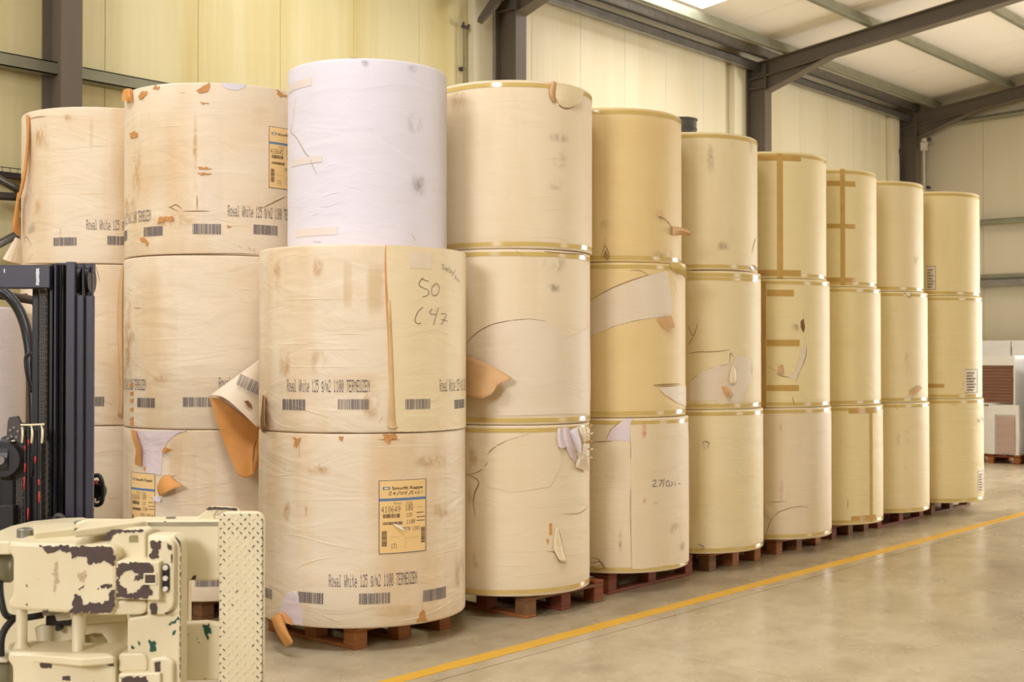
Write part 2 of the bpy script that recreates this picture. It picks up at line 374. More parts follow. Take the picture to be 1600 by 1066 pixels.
# purlins
def rz(Y): return 6.385 + ROOF_S*(10.07-Y)
def zbeam(name, label, Y, z, hgt, fl, mat, x0=START_X, x1=END_X-.02, flip=1):
    m = MB(); t = .006
    m.box(x0, x1, Y-t, Y+t, z, z+hgt)
    m.box(x0, x1, min(Y, Y-flip*fl), max(Y, Y-flip*fl), z, z+t*1.5)
    m.box(x0, x1, min(Y, Y+flip*fl), max(Y, Y+flip*fl), z+hgt-t*1.5, z+hgt)
    m.box(x0, x1, Y-flip*fl-t/2, Y-flip*fl+t/2, z, z+.025)
    return tag(m.build(name, mat), label, 'roof beam', kind='structure')
trim = lambda: (trim_n.__setitem__(0, trim_n[0]+1), 'trim_%d' % trim_n[0])[1]
PUR = [9.75, 8.35, 6.9, 5.4, 3.95, 1.25, -.1, -1.5]
for n, Y in enumerate(PUR):
    zbeam(trim(), ['galvanised purlin nearest the eave', 'galvanised roof purlin, second up from the eave', 'galvanised roof purlin, third up from the eave'][n] if n < 3 else 'galvanised roof purlin high above the camera', Y, rz(Y)+.002, .17, .065, M['galvgreen'])
m = MB().box(START_X, END_X-.05, 10.16, 10.172, 6.43, 6.66).box(START_X, END_X-.05, 10.09, 10.172, 6.43, 6.442).box(START_X, END_X-.05, 10.16, 10.26, 6.65, 6.66)
tag(m.build(trim(), M['galv']), 'wide galvanised eave beam above the panel wall', 'roof beam', kind='structure')
m = MB().box(START_X, END_X-.05, 10.20, 10.46, 6.345, 6.36).box(START_X, END_X-.05, 10.20, 10.21, 6.24, 6.36).box(START_X, END_X-.05, 10.20, 10.30, 6.235, 6.245).box(START_X, END_X-.05, 10.29, 10.30, 6.235, 6.27)
tag(m.build(trim(), M['galv']), 'slim bright galvanised rail capping the panel wall', 'rail', kind='structure')
m = MB().box(START_X, END_X-.1, 10.30, 10.47, 4.17, 4.18).box(START_X, END_X-.1, 10.30, 10.31, 4.17, 4.285).box(START_X, END_X-.1, 10.30, 10.47, 4.275, 4.285)
tag(m.build(trim(), M['galvgreen']), 'greenish galvanised girt across the wall at left', 'rail', kind='structure')
for z0, hh, mt, lb in ((4.17, .09, 'galvgreen', 'upper galvanised rail across the end wall'), (3.01, .13, 'galv', 'lower bluish galvanised rail across the end wall')):
    m = MB().box(END_X-.16, END_X-.15, -13.5, 10.0, z0, z0+hh).box(END_X-.16, END_X-.005, -13.5, 10.0, z0+hh-.01, z0+hh)
    tag(m.build(trim(), M[mt]), lb, 'rail', kind='structure')
m = MB().box(END_X-.06, END_X-.01, -13.5, 10.0, 3.17, 3.24)
tag(m.build(trim(), M['galvgreen']), 'thin pale strip above the lower end wall rail', 'rail', kind='structure')
# end wall tube under the gable rafter
tag(MB().tube([(END_X-.12, 9.9, 6.14), (END_X-.12, -1, 6.52)], .05, 8).build(trim(), M['galvgreen']), 'thin strut under the end rafter by the corner', 'strut', kind='structure')

def wallpt(px, py, Y):
    d = ray(px, py); t = Y/d.y; return O + d*t
def xpt(px, py, X):
    d = ray(px, py); t = X/d.x; return O + d*t
def floorpt(px, py):
    d = ray(px, py); t = -CAMH/d.z; return O + d*t

# ================================================================== PAPER REELS
class Reel:
    """One paper reel: an Empty at its base, a body, and everything stuck to or torn from its surface."""
    def __init__(s, X, Y, z0, z1, r, mat, label, name='paper_reel', group='stacked paper reels'):
        s.X, s.Y, s.z0, s.H, s.r, s.mat = X, Y, z0, z1-z0-.004, r, M[mat]
        s.e = thing(name, label, 'paper reel', (X, Y, z0), 0, group)
        s.phi0 = math.atan2(-Y, -X)
        seed = random.random()*50
        n, m = 128, 12; prof = [(r-.007, 0), (r-.002, .004)] + [(r, s.H*(.012+.976*k/m)) for k in range(m+1)] + [(r-.002, s.H-.004), (r-.007, s.H)]
        v, f = [], []
        for (rr, z) in prof:
            for k in range(n):
                q = 2*PI*k/n
                dr = .0012*noise.noise(Vector((math.cos(q)*2.2, math.sin(q)*2.2, z*2.5+seed)))
                v.append(((rr+dr)*math.cos(q), (rr+dr)*math.sin(q), z))
        L = len(prof)
        for i in range(L-1):
            for k in range(n): f.append((i*n+k, i*n+(k+1) % n, (i+1)*n+(k+1) % n, (i+1)*n+k))
        ns = len(f)
        for zz, rev in ((0, 1), (s.H, 0)):                     # end faces with a core bore
            b0 = len(v); rings = [r-.007, r*.6, .075]
            for rr in rings:
                for k in range(n):
                    q = 2*PI*k/n; v.append((rr*math.cos(q), rr*math.sin(q), zz))
            for i in range(2):
                for k in range(n):
                    a = (b0+i*n+k, b0+i*n+(k+1) % n, b0+(i+1)*n+(k+1) % n, b0+(i+1)*n+k); f.append(a[::-1] if rev else a)
        o = mesh_obj('reel_body', v, f, s.mat, s.e)
        for i, p in enumerate(o.data.polygons): p.use_smooth = i < ns
        s.body = o
        c = MB(); c.tube([(0, 0, .003), (0, 0, s.H-.003)], .0745, 24, False); mesh_obj('core_tube', c.v, c.f, M['board'], s.e, True)
    def uv(s, px, py):                                         # pixel -> (arc length from the camera-facing line, height)
        d = ray(px, py); a = d.x*d.x+d.y*d.y; b = -2*(d.x*s.X+d.y*s.Y); c = s.X**2+s.Y**2-s.r**2
        D = b*b-4*a*c
        t = (-b-math.sqrt(max(D, 0)))/(2*a); x, y = d.x*t-s.X, d.y*t-s.Y
        th = (math.atan2(y, x)-s.phi0+PI) % (2*PI)-PI
        return Vector((s.r*th, min(max(CAMH+d.z*t-s.z0, .001), s.H-.001)))
    def at(s, u, z, off=.003):
        q = s.phi0+u/s.r; return Vector(((s.r+off)*math.cos(q), (s.r+off)*math.sin(q), z))
    def P(s, px, py, lift=.003):                               # pixel -> local point on a surface `lift` proud of the paper
        d = ray(px, py); R = s.r+lift; a = d.x*d.x+d.y*d.y; b = -2*(d.x*s.X+d.y*s.Y); c = s.X**2+s.Y**2-R**2
        D = b*b-4*a*c; t = (-b-math.sqrt(max(D, 0)))/(2*a)
        return O + d*t - Vector((s.X, s.Y, s.z0))
    def patch(s, name, px, mat, off=.004, jag=0., parent=None, is_uv=False, cell=.03, bow=0., skirt=True):
        P = [p if is_uv else s.uv(*p) for p in px]
        if jag:
            Q = []
            for i, p in enumerate(P):
                q = P[(i+1) % len(P)]; n = max(1, int((q-p).length/.012)); nv = Vector((-(q-p).y, (q-p).x)).normalized() if (q-p).length > 1e-6 else Vector((0, 0))
                for k in range(n):
                    j = 0 if k == 0 else random.gauss(0, jag)
                    Q.append(p.lerp(q, k/n)+nv*j)
            P = Q
        else:
            Q = []
            for i, p in enumerate(P):
                q = P[(i+1) % len(P)]; n = max(1, int((q-p).length/.03))
                Q += [p.lerp(q, k/n) for k in range(n)]
            P = Q
        x0 = min(p.x for p in P); x1 = max(p.x for p in P); y0 = min(p.y for p in P); y1 = max(p.y for p in P)
        pts = list(P); nb = len(P)
        nx = int((x1-x0)/cell); ny = int((y1-y0)/(cell*2))
        for i in range(1, nx):
            for j in range(1, max(ny, 2)): pts.append(Vector((x0+(x1-x0)*i/nx, y0+(y1-y0)*j/max(ny, 2))))
        v2, e2, f2, vo, eo, fo = delaunay_2d_cdt(pts, [], [list(range(nb))], 1, 1e-6)
        if not f2: return None
        cx, cy = (x0+x1)/2, (y0+y1)/2
        v = [s.at(p.x, min(max(p.y, .001), s.H-.001), off + (bow*max(0, 1-((p.x-cx)/((x1-x0)/2+1e-6))**2)*max(0, 1-((p.y-cy)/((y1-y0)/2+1e-6))**2) if bow else 0)) for p in v2]
        uvs = [((p.x-x0)/(x1-x0+1e-9), (p.y-y0)/(y1-y0+1e-9)) for p in v2]
        f = [tuple(q) for q in f2]
        if skirt:
            cnt = {}
            for q in f:
                for i in range(len(q)):
                    a, b = q[i], q[(i+1) % len(q)]; cnt[(a, b)] = 1
            low = {}
            for (a, b) in list(cnt):
                if (b, a) in cnt: continue
                for k in (a, b):
                    if k not in low:
                        low[k] = len(v); v.append(s.at(v2[k].x, min(max(v2[k].y, .001), s.H-.001), -.001)); v.append(v[k].copy()); uvs += [uvs[k], uvs[k]]
                f.append((low[b]+1, low[a]+1, low[a], low[b]))
        o = mesh_obj(name, v, f, mat, parent or s.e, False, uvs)
        if not bow: pass
        for p, k in zip(o.data.polygons, range(len(f))): p.use_smooth = k < len(f2)
        return o
    def stain(s, x0, y0, x1, y1, mat):
        return s.patch('stain', [(x0, y0), (x1, y0), (x1, y1), (x0, y1)], mat, .0022, skirt=False)
    def rect(s, name, x0, y0, x1, y1, mat, off=.003, parent=None):
        a = s.uv((x0+x1)/2, y0); b = s.uv((x0+x1)/2, y1); u0 = s.uv(x0, (y0+y1)/2).x; u1 = s.uv(x1, (y0+y1)/2).x
        return s.patch(name, [Vector((u0, b.y)), Vector((u1, b.y)), Vector((u1, a.y)), Vector((u0, a.y))], mat, off, is_uv=True, parent=parent)
    def ribbon(s, name, px, wd, mat, off=.003, parent=None, smooth=True, taper=False, is_uv=False):   # flat stroke lying on the paper
        P = [p if is_uv else s.uv(*p) for p in px]
        if smooth and len(P) > 2: P = [Vector((q.x, q.y)) for q in spline([(p.x, p.y, 0) for p in P], 5)]
        Q = []
        for i in range(len(P)-1):
            n = max(1, int((P[i+1]-P[i]).length/.04)); Q += [P[i].lerp(P[i+1], k/n) for k in range(n)]
        P = Q+[P[-1]]; v, f = [], []
        for i, p in enumerate(P):
            t = (P[min(i+1, len(P)-1)]-P[max(i-1, 0)]); t = t.normalized() if t.length > 1e-9 else Vector((1, 0)); nn = Vector((-t.y, t.x))
            ww = wd*(.25+.75*math.sin(PI*min(max(i/(len(P)-1), .02), .98))) if taper else wd
            for sg in (-1, 1): v.append(s.at(p.x+nn.x*ww/2*sg, p.y+nn.y*ww/2*sg, off))
        for i in range(len(P)-1): f.append((2*i, 2*i+2, 2*i+3, 2*i+1))
        return mesh_obj(name, v, f, mat, parent or s.e)
    def crease(s, px, rad=.0035, mat=None, name='paper_crease'):       # a raised fold in the wrapper
        P = [s.uv(*p) for p in px]
        P = [(q.x, q.y) for q in spline([(p.x, p.y, 0) for p in P], 6)] if len(P) > 2 else [(p.x, p.y) for p in P]
        Q = []
        for i in range(len(P)-1):
            n = max(1, int(abs(P[i+1][0]-P[i][0])/.03)); Q += [(P[i][0]+(P[i+1][0]-P[i][0])*k/n, P[i][1]+(P[i+1][1]-P[i][1])*k/n) for k in range(n)]
        Q.append(P[-1]); L = len(Q); m = MB()
        m.tube([s.at(u, z, -rad*.45) for u, z in Q], [rad*(.15+.85*math.sin(PI*min(max(i/(L-1), .03), .97))) for i in range(L)], 8, False)
        return mesh_obj(name, m.v, m.f, mat or s.mat, s.e, True)
    def tear(s, px, wd=.005, mat='tear', name='tear_line'):
        return s.ribbon(name, px, wd*.75, mat, .0028, taper=True)
    def band(s, z, hgt, mat='tape', u0=None, u1=None, tilt=0., name='edge_tape', off=.0022, wav=.002):
        n = 96; a0, a1 = (0, 2*PI) if u0 is None else (s.phi0+u0/s.r, s.phi0+u1/s.r); v, f = [], []; sd = random.random()*40
        for k in range(n+1):
            q = a0+(a1-a0)*k/n; dz = tilt*math.sin(q-s.phi0)+wav*noise.noise(Vector((q*3, sd, 0)))
            for zz in (z+dz, z+hgt+dz): v.append(((s.r+off)*math.cos(q), (s.r+off)*math.sin(q), min(max(zz, .002), s.H-.002)))
        for k in range(n): f.append((2*k, 2*k+2, 2*k+3, 2*k+1))
        return mesh_obj(name, v, f, mat, s.e, True)
    def edge_tapes(s, tilt=0.):
        s.band(s.H-.045, .027, tilt=tilt); s.band(.016, .027, tilt=tilt)
    def flap(s, name, rows, mat, back=None, thick=.0025, parent=None, sub=None):    # grid of (px, py, lift)
        big = len(rows)*len(rows[0]) >= 12
        if sub is None: sub = 2 if big else 1
        v = [s.P(p[0]+random.uniform(-.7, .7), p[1]+random.uniform(-.7, .7), p[2]+random.uniform(-.15, .15)*p[2]) for r in rows for p in r]; m = len(rows[0]); f = []
        for i in range(len(rows)-1):
            for j in range(m-1): f.append((i*m+j, (i+1)*m+j, (i+1)*m+j+1, i*m+j+1))
        o = mesh_obj(name, v, f, mat, parent or s.e, sub > 1)
        sb = o.modifiers.new('sub', 'SUBSURF'); sb.levels = sub; sb.render_levels = sub; sb.boundary_smooth = 'PRESERVE_CORNERS'
        so = o.modifiers.new('thick', 'SOLIDIFY'); so.thickness = thick; so.offset = 0
        if back:
            o.data.materials.append(M[back]); so.material_offset = 1; so.material_offset_rim = 1
        return o

# --- print: 5x7 dot-matrix glyphs, row by row
G5 = {'A':'0e11111f111111','B':'1e11111e11111e','C':'0e11101010110e','E':'1f10101e10101f','N':'11191513111111','R':'1e11111e141211','T':'1f040404040404','U':'1111111111110e','W':'1111111515150a','Z':'1f01020408101f',
 'o':'00000e1111110e','y':'000011110f010e','a':'00000e010f110f','l':'0c04040404040e','h':'1010161911 1111'.replace(' ', ''),'i':'04000c0404040e','t':'08081c08080906','e':'00000e111f100e','g':'000f11110f010e','m':'00001a15151511','/':'01010204081010','r':'00001619101010',
 '0':'0e11131519110e','1':'040c040404040e','2':'0e11010204081f','3':'1f02040201110e','4':'02060a121f0202','5':'1f101e0101110e','6':'0608101e11110e','7':'1f010204080808','8':'0e11110e11110e','9':'0e11110f01020c','<':'02040810080402',' ':'00000000000000','-':'0000001f000000'}
def dots(reel, text, u, z, length, hgt, mat, off=.0026, parent=None, name='printed_text', from_right=False, gap=.16, clip=None, umax=None):
    pitch = length/(len(text)*6-1); row = hgt/7
    if from_right: u = u-length
    v, f = [], []
    for i, chx in enumerate(text):
        g = G5.get(chx, G5[' '])
        for r in range(7):
            b = int(g[2*r:2*r+2], 16)
            for c in range(5):
                if b >> (4-c) & 1:
                    ua = u+(i*6+c)*pitch; za = z+(6-r)*row
                    if abs(ua) > reel.r*1.5 or (umax and ua > umax): continue
                    n = len(v); w_ = pitch*(1-gap*.5); h_ = row*(1-gap)
                    v += [reel.at(ua, za, off), reel.at(ua+w_, za, off), reel.at(ua+w_, za+h_, off), reel.at(ua, za+h_, off)]; f.append((n, n+1, n+2, n+3))
    if f:
        o = mesh_obj(name, v, f, mat, parent or reel.e); o['kind'] = 'stuff'; return o
def bars(reel, u0, u1, z0, z1, mat, seed=1, off=.0026, parent=None, vertical=True, name='barcode'):
    rnd = random.Random(seed); v, f = [], []; p = 0.
    tot = (u1-u0) if vertical else (z1-z0); wu = tot/70
    while p < tot-wu:
        wd = wu*rnd.choice((1, 1, 2, 2, 3)); wd = min(wd, tot-p); n = len(v)
        if vertical: q = [(u0+p, z0), (u0+p+wd, z0), (u0+p+wd, z1), (u0+p, z1)]
        else: q = [(u0, z0+p), (u1, z0+p), (u1, z0+p+wd), (u0, z0+p+wd)]
        v += [reel.at(a, b, off) for a, b in q]; f.append((n, n+1, n+2, n+3)); p += wd+wu*rnd.choice((1, 1, 2))
    return mesh_obj(name, v, f, mat, parent or reel.e)
def barpx(reel, x0, y0, x1, y1, seed, mat='ink'):
    a = reel.uv(x0, (y0+y1)/2); b = reel.uv(x1, (y0+y1)/2); z1 = reel.uv((x0+x1)/2, y0).y; z0 = reel.uv((x0+x1)/2, y1).y
    return bars(reel, a.x, b.x, z0, z1, mat, seed)
GRADE = 'Royal White 125 g/m2 1100 TERNEUZEN'
def grade(reel, px, py, right=False, hgt=.072, length=.52):
    p = reel.uv(px, py); dots(reel, GRADE, p.x, p.y, length, hgt, 'ink', from_right=right)
def font_text(reel, text, u, z, length, hgt, mat, parent, off=.0052):
    cu = bpy.data.curves.new('t', 'FONT'); cu.body = text; cu.size = 1; cu.offset = .018; cu.resolution_u = 3
    ob = bpy.data.objects.new('t', cu); COL.objects.link(ob); bpy.context.view_layer.update()
    me = ob.evaluated_get(bpy.context.evaluated_depsgraph_get()).to_mesh()
    co = [x.co.copy() for x in me.vertices]; fc = [tuple(p.vertices) for p in me.polygons]
    x0 = min(c.x for c in co); x1 = max(c.x for c in co); y1 = max(c.y for c in co)
    v = [reel.at(u+(c.x-x0)/(x1-x0)*length, z+c.y/y1*hgt, off) for c in co]
    bpy.data.objects.remove(ob); bpy.data.curves.remove(cu)
    return mesh_obj('printed_name', v, fc, mat, parent)
def label(reel, uc, zt, W=.262, Hh=.405, date=True, numbers='418649', torn=False, clip_w=None):
    """Orange reel label with its print; uc = left edge arc, zt = top edge height."""
    u0, z0 = uc, zt-Hh; V = lambda x, y: Vector((u0+x*W, z0+y*Hh))
    R = lambda nm, xa, ya, xb, yb, mt, of, pr: reel.patch(nm, [V(xa, ya), V(xb, ya), V(xb, yb), V(xa, yb)], mt, of, is_uv=True, parent=pr, skirt=False)
    lb = reel.patch('reel_label', [V(0, 0), V(1, 0), V(1, 1), V(0, 1)], 'labelpaper', .0042, is_uv=True); lb['label'] = 'orange printed reel label'
    for (xa, ya, xb, yb) in ((0, 0, 1, .008), (0, .992, 1, 1), (0, 0, .016, 1), (.984, 0, 1, 1)): R('label_border', xa, ya, xb, yb, 'labelborder', .0047, lb)
    R('blue_band', .0, .715, 1, .752, 'labelblue', .0047, lb)
    R('label_emblem', .08, .868, .22, .91, 'labelblue', .0047, lb); R('label_emblem', .11, .878, .19, .90, 'labelpaper', .0050, lb)
    font_text(reel, 'Smurfit Kappa', u0+.26*W, z0+.868*Hh, .66*W, .042*Hh, 'inkdark', lb, .005)
    d = lambda tx, x, y, ln, hh, mt='inkdark': dots(reel, tx, u0+x*W, z0+y*Hh, ln*W, hh*Hh, mt, .0048, lb)
    if date:
        for st in (((.20,.83),(.25,.845),(.24,.82),(.19,.797),(.25,.795)), ((.33,.83),(.28,.82),(.29,.81),(.33,.83),(.31,.795)), ((.42,.85),(.36,.79)), ((.44,.80),(.43,.83),(.48,.83),(.48,.80),(.44,.80)), ((.50,.845),(.50,.82),(.57,.825)), ((.56,.85),(.54,.79)), ((.67,.845),(.60,.785)), ((.66,.83),(.70,.835),(.66,.80),(.71,.80)), ((.74,.81),(.76,.825),(.78,.81),(.75,.80)), ((.80,.83),(.84,.83),(.80,.795),(.85,.80)), ((.90,.84),(.90,.80))):
            reel.ribbon('handwritten_date', [V(*q) for q in st], .0035, 'inkdark', .0050, lb, False, is_uv=True)
    d('Royal white', .30, .665, .38, .032); d(numbers, .05, .56, .38, .085); d('108', .53, .575, .17, .085)
    d('125', .55, .49, .13, .05); d('1100', .56, .395, .18, .055); d('8570 1203', .47, .30, .38, .05); d('131', .24, .07, .13, .065)
    d('<<<', .80, .60, .13, .03)
    bars(reel, u0+.08*W, u0+.42*W, z0+.485*Hh, z0+.54*Hh, 'inkdark', 3, .0048, lb); bars(reel, u0+.08*W, u0+.48*W, z0+.39*Hh, z0+.43*Hh, 'inkdark', 4, .0048, lb)
    bars(reel, u0+.06*W, u0+.16*W, z0+.10*Hh, z0+.32*Hh, 'inkdark', 5, .0048, lb, False); bars(reel, u0+.88*W, u0+.97*W, z0+.12*Hh, z0+.34*Hh, 'inkdark', 6, .0048, lb, False)
    for xa, ya, xb in ((.78, .53, .95), (.78, .47, .97), (.78, .42, .96)): bars(reel, u0+xa*W, u0+xb*W, z0+ya*Hh, z0+(ya+.014)*Hh, 'inkdark', int(ya*99), .0048, lb)
    R('label_box', .2, .22, .44, .223, 'tearsoft', .0047, lb); R('label_box', .53, .2, .83, .203, 'tearsoft', .0047, lb); R('label_box', .53, .06, .535, .2, 'tearsoft', .0047, lb)
    return lb

# --- stacks: base positions, radius, seam heights
def lat(X, Y, px_mid, px_here):          # sideways nudge of a reel, measured at its right silhouette
    d = (X*math.cos(YAW)+Y*math.sin(YAW)); k = (px_here-px_mid)/F*d
    return X+RT.x*k, Y+RT.y*k
R_ = {}
def stack(key, X, Y, r, zs, mats, labels, rpx=None):
    for i in range(len(zs)-1):
        x, y = (X, Y) if not rpx else lat(X, Y, rpx[1], rpx[i])
        R_[key+str(i)] = Reel(x, y, zs[i], zs[i+1], r, mats[i], labels[i])
stack('A', 5.338, 5.871, .635, [.144, 1.259, 2.343], ['frontpaper']*2,
      ['stained cream paper reel with a full orange label, on the front pallet', 'stained cream paper reel with 50 and C 47 handwritten on it, below the white reel'])
R_['W'] = Reel(5.37, 5.865, 2.343, 3.452, .493, 'whitepaper', 'plain white paper reel, the only white one, topping the front stack')
stack('B', 5.239, 7.197, .638, [.144, 1.235, 2.346, 3.447], ['frontpaper']*3,
      ['cream paper reel behind the clamp with a partly torn orange label', 'cream paper reel with a large hanging kraft flap, middle of its stack', 'cream paper reel with orange tears and a half-hidden orange label, left of the white reel'])
stack('Z', 5.184, 8.48, .635, [.144, 1.215, 2.347, 3.45], ['frontpaper']*3,
      ['stained cream paper reel at the bottom of the stack behind the forklift mast', 'stained cream paper reel right behind the top of the forklift mast', 'stained cream paper reel with a kraft strip peeling at its left, top of leftmost stack'])
stack('C', 6.556, 5.722, .55, [.155, 1.257, 2.394, 3.488], ['paperC']*3,
      ['cream paper reel with a crumpled torn top corner, bottom right of the labelled front reel', 'cream paper reel with a torn-off pale area and a kraft flap at left', 'cream paper reel with a curled tear at its top rim, right of the white reel'], (924, 921, 920)[::-1])
stack('D', 7.702, 5.717, .563, [.158, 1.263, 2.372, 3.476], ['paperC', 'paperD', 'paperD'],
      ['cream paper reel with a faint handwritten date and vertical sheet edge, on red pallet', 'buff paper reel with a wide pale torn band across it', 'buff paper reel with a small kraft flap sticking out at right, top of its stack'], (1079, 1075, 1069))
stack('E', 8.856, 5.757, .576, [.16, 1.285, 2.373, 3.459], ['paperE']*3,
      ['straw coloured paper reel with a small scuffed hole, fifth stack from right at bottom', 'straw coloured paper reel with a pale torn patch and dangling kraft scrap', 'straw coloured paper reel below the dark drum, split at its lower right edge'], (1193, 1190, 1185))
stack('F', 10.021, 5.743, .58, [.144, 1.265, 2.362, 3.446], ['paperC', 'paperF', 'paperF'],
      ['pale paper reel with pink marks and an arched tear at lower left', 'straw coloured paper reel with three short tape strips and a hooked tear', 'straw coloured paper reel with one tall brown tape strip and two cross pieces'], (1299, 1297, 1292))
stack('G', 11.194, 5.805, .576, [.144, 1.245, 2.343, 3.437], ['paperF']*3,
      ['straw coloured wrinkled paper reel with a long tape strip near its right edge', 'smooth straw coloured paper reel between the two taped reels of its stack', 'straw coloured paper reel with a brown tape strip crossed three times'], (1380, 1377, 1371))
stack('H', 12.357, 5.838, .58, [.144, 1.241, 2.348, 3.451], ['paperE']*3,
      ['pale straw paper reel, bottom of the second stack from the far end', 'pale straw paper reel with a small torn scrap, middle of second stack from far end', 'pale straw paper reel with grey smudge, top of second stack from far end'], (1452, 1450, 1444))
stack('I', 13.547, 5.729, .58, [.15, 1.252, 2.344, 3.452], ['paperF']*3,
      ['straw paper reel at bottom of the last stack, sticker at its right edge', 'straw paper reel with a printed sticker at right, middle of the last stack', 'straw paper reel with a printed sticker at lower left, top of the last stack'], (1537, 1535, 1532))
# two shorter reels left of the leftmost stack, seen through the mast
for i, (za, zb) in enumerate(((.144, 1.09), (1.09, 2.03))):
    R_['Y%d' % i] = Reel(3.92, 8.65, za, zb, .60, 'whitepaper', ['pale reel at the bottom, glimpsed low behind the left of the mast', 'pale reel seen through the forklift mast at the left picture edge'][i])
for k in 'CDEFGHI':
    for i in range(3): R_[k+str(i)].edge_tapes(random.uniform(-.004, .004))

# --- front stack, lower reel
r = R_['A0']
p = r.uv(591.5, 751); q = r.uv(665, 749); label(r, p.x, p.y, q.x-p.x, p.y-r.uv(592, 866).y)
r.flap('torn_label_scrap', [[(613, 818, .006), (628, 823, .012)], [(617, 822, .012), (634, 831, .02)]], 'inner')
grade(r, 514, 917)
for i, b in enumerate(((466, 926, 505, 943), (561, 927, 609, 944), (661, 920, 696, 938), (412, 919, 426, 935))): barpx(r, *b, 20+i)
for c in (((432, 832), (470, 838), (520, 852), (590, 863)), ((455, 896), (475, 882), (505, 873), (545, 868)), ((455, 780), (520, 781), (590, 780)), ((666, 868), (700, 862), (727, 850)), ((470, 940), (520, 968), (560, 972)), ((560, 700), (640, 697), (700, 699)), ((625, 972), (680, 955), (715, 930)), ((470, 960), (500, 975)), ((600, 972), (650, 966), (668, 955)), ((420, 744), (480, 740))): r.crease(c, .0042)
r.patch('torn_ply', [(437, 958), (442, 940), (450, 926), (460, 924), (468, 934), (470, 950), (474, 965), (474, 978), (445, 973), (436, 968)], 'lavender', .006, .004)
for pg in (((458, 683), (470, 684), (468, 692), (464, 700), (459, 697), (461, 689)), ((530, 681), (537, 682), (535, 690), (532, 688)), ((598, 678), (618, 678), (620, 684), (612, 686), (608, 694), (602, 690)), ((656, 958), (662, 952), (664, 962), (668, 970), (650, 972), (655, 966)), ((454, 940), (462, 944), (458, 950))): r.patch('torn_spot', pg, 'kraftspot', .005, .004)
for tl in (((590, 687), (625, 687)), ((468, 715), (468, 695)), ((498, 733), (500, 724)), ((445, 935), (440, 960)), ((660, 935), (658, 952)), ((452, 948), (462, 955), (470, 950)), ((455, 962), (468, 966))): r.tear(tl, .006)
for st in ((668, 782, 705, 818, 'st_brown'), (440, 775, 458, 825, 'st_brown'), (470, 725, 530, 745, 'st_brown'), (632, 708, 705, 735, 'st_brown'), (705, 845, 726, 930, 'st_grey'), (475, 785, 482, 812, 'st_brown'), (560, 945, 660, 962, 'st_yellow')): r.stain(*st)
# curled kraft strip hanging to the floor
r.flap('curled_kraft_strip', [[(423, 966, .02), (428, 962, .05), (436, 958, .05), (441, 962, .03)], [(430, 985, .09), (435, 978, .13), (442, 976, .12), (447, 980, .09)], [(440, 1002, .13), (445, 996, .17), (452, 996, .16), (456, 999, .13)], [(448, 1013, .14), (452, 1009, .18), (456, 1006, .17), (458, 1003, .15)]], 'kraft', 'inner')
r.flap('curled_kraft_scrap', [[(440, 955, .005), (450, 963, .02), (456, 970, .01)], [(436, 962, .03), (447, 974, .05), (457, 978, .02)]], 'kraft')
# --- front stack, upper reel
r = R_['A1']
r.patch('lapped_sheet', [(602, 382), (640, 380), (690, 383), (724, 391), (727, 400), (727, 669), (690, 674), (640, 675), (612, 674), (608, 640), (607, 600), (606, 540), (604, 470), (602, 420)], 'oversheet', .005, .0008)
r.ribbon('lifted_sheet_edge', [(602, 383), (602, 420), (604, 470), (607, 530), (608, 585), (609, 615)], .013, 'kraft', .0075, taper=True)
r.flap('folded_sheet_edge', [[(606, 470, .006), (609, 470, .009), (610, 470, .006)], [(608, 545, .006), (610, 545, .011), (613, 545, .006)], [(608, 620, .006), (612, 618, .013), (616, 620, .006)], [(606, 660, .006), (613, 664, .013), (617, 666, .007)], [(605, 668, .008), (612, 672, .02), (622, 668, .01)]], 'foldtan', 'kraftpale')
r.patch('pale_sticker', [(640, 396), (673, 395), (672, 421), (640, 419)], 'inner', .007)
for s_ in (((657, 436), (669, 440)), ((660, 434), (655, 440), (654, 446), (660, 450), (667, 453), (669, 457), (666, 462), (659, 464)), ((680, 443), (674, 449), (673, 456), (676, 462), (682, 460), (685, 453), (684, 446), (680, 443)), ((660, 480), (653, 486), (648, 497), (648, 503), (652, 506), (657, 505)), ((674, 483), (670, 488), (673, 491), (681, 491)), ((684, 481), (680, 494), (676, 508)), ((688, 491), (692, 490), (696, 492), (694, 498), (688, 508)), ((688, 499), (698, 502))): r.ribbon('handwritten_number', s_, .0036, 'marker', .0075)
for s_ in (((689, 414), (692, 414), (690, 420), (693, 420)), ((695, 417), (694, 421), (697, 421), (696, 417)), ((701, 416), (696, 425)), ((701, 420), (700, 425), (703, 425), (703, 420)), ((704, 422), (704, 426), (707, 426)), ((710, 422), (704, 432)), ((709, 431), (711, 431), (709, 435), (711, 435)), ((712, 435), (713, 437)), ((715, 435), (713, 439), (716, 439)), ((717, 438), (717, 442))): r.ribbon('handwritten_date', s_, .003, 'marker', .0075)
grade(r, 449, 612); pz = r.uv(686, 612); dots(r, GRADE, pz.x, pz.y, .52, .072, 'ink', .0062, umax=r.uv(726, 612).x)
for i, b in enumerate(((442, 624, 477, 641), (528, 624, 577, 640))): barpx(r, *b, 30+i)
for i, b in enumerate(((633, 624, 672, 640), (709, 625, 724, 639))):
    a_ = r.uv(b[0], 632); b_ = r.uv(b[2], 632); bars(r, a_.x, b_.x, r.uv(b[0], b[3]).y, r.uv(b[0], b[1]).y, 'ink', 40+i, .0062)
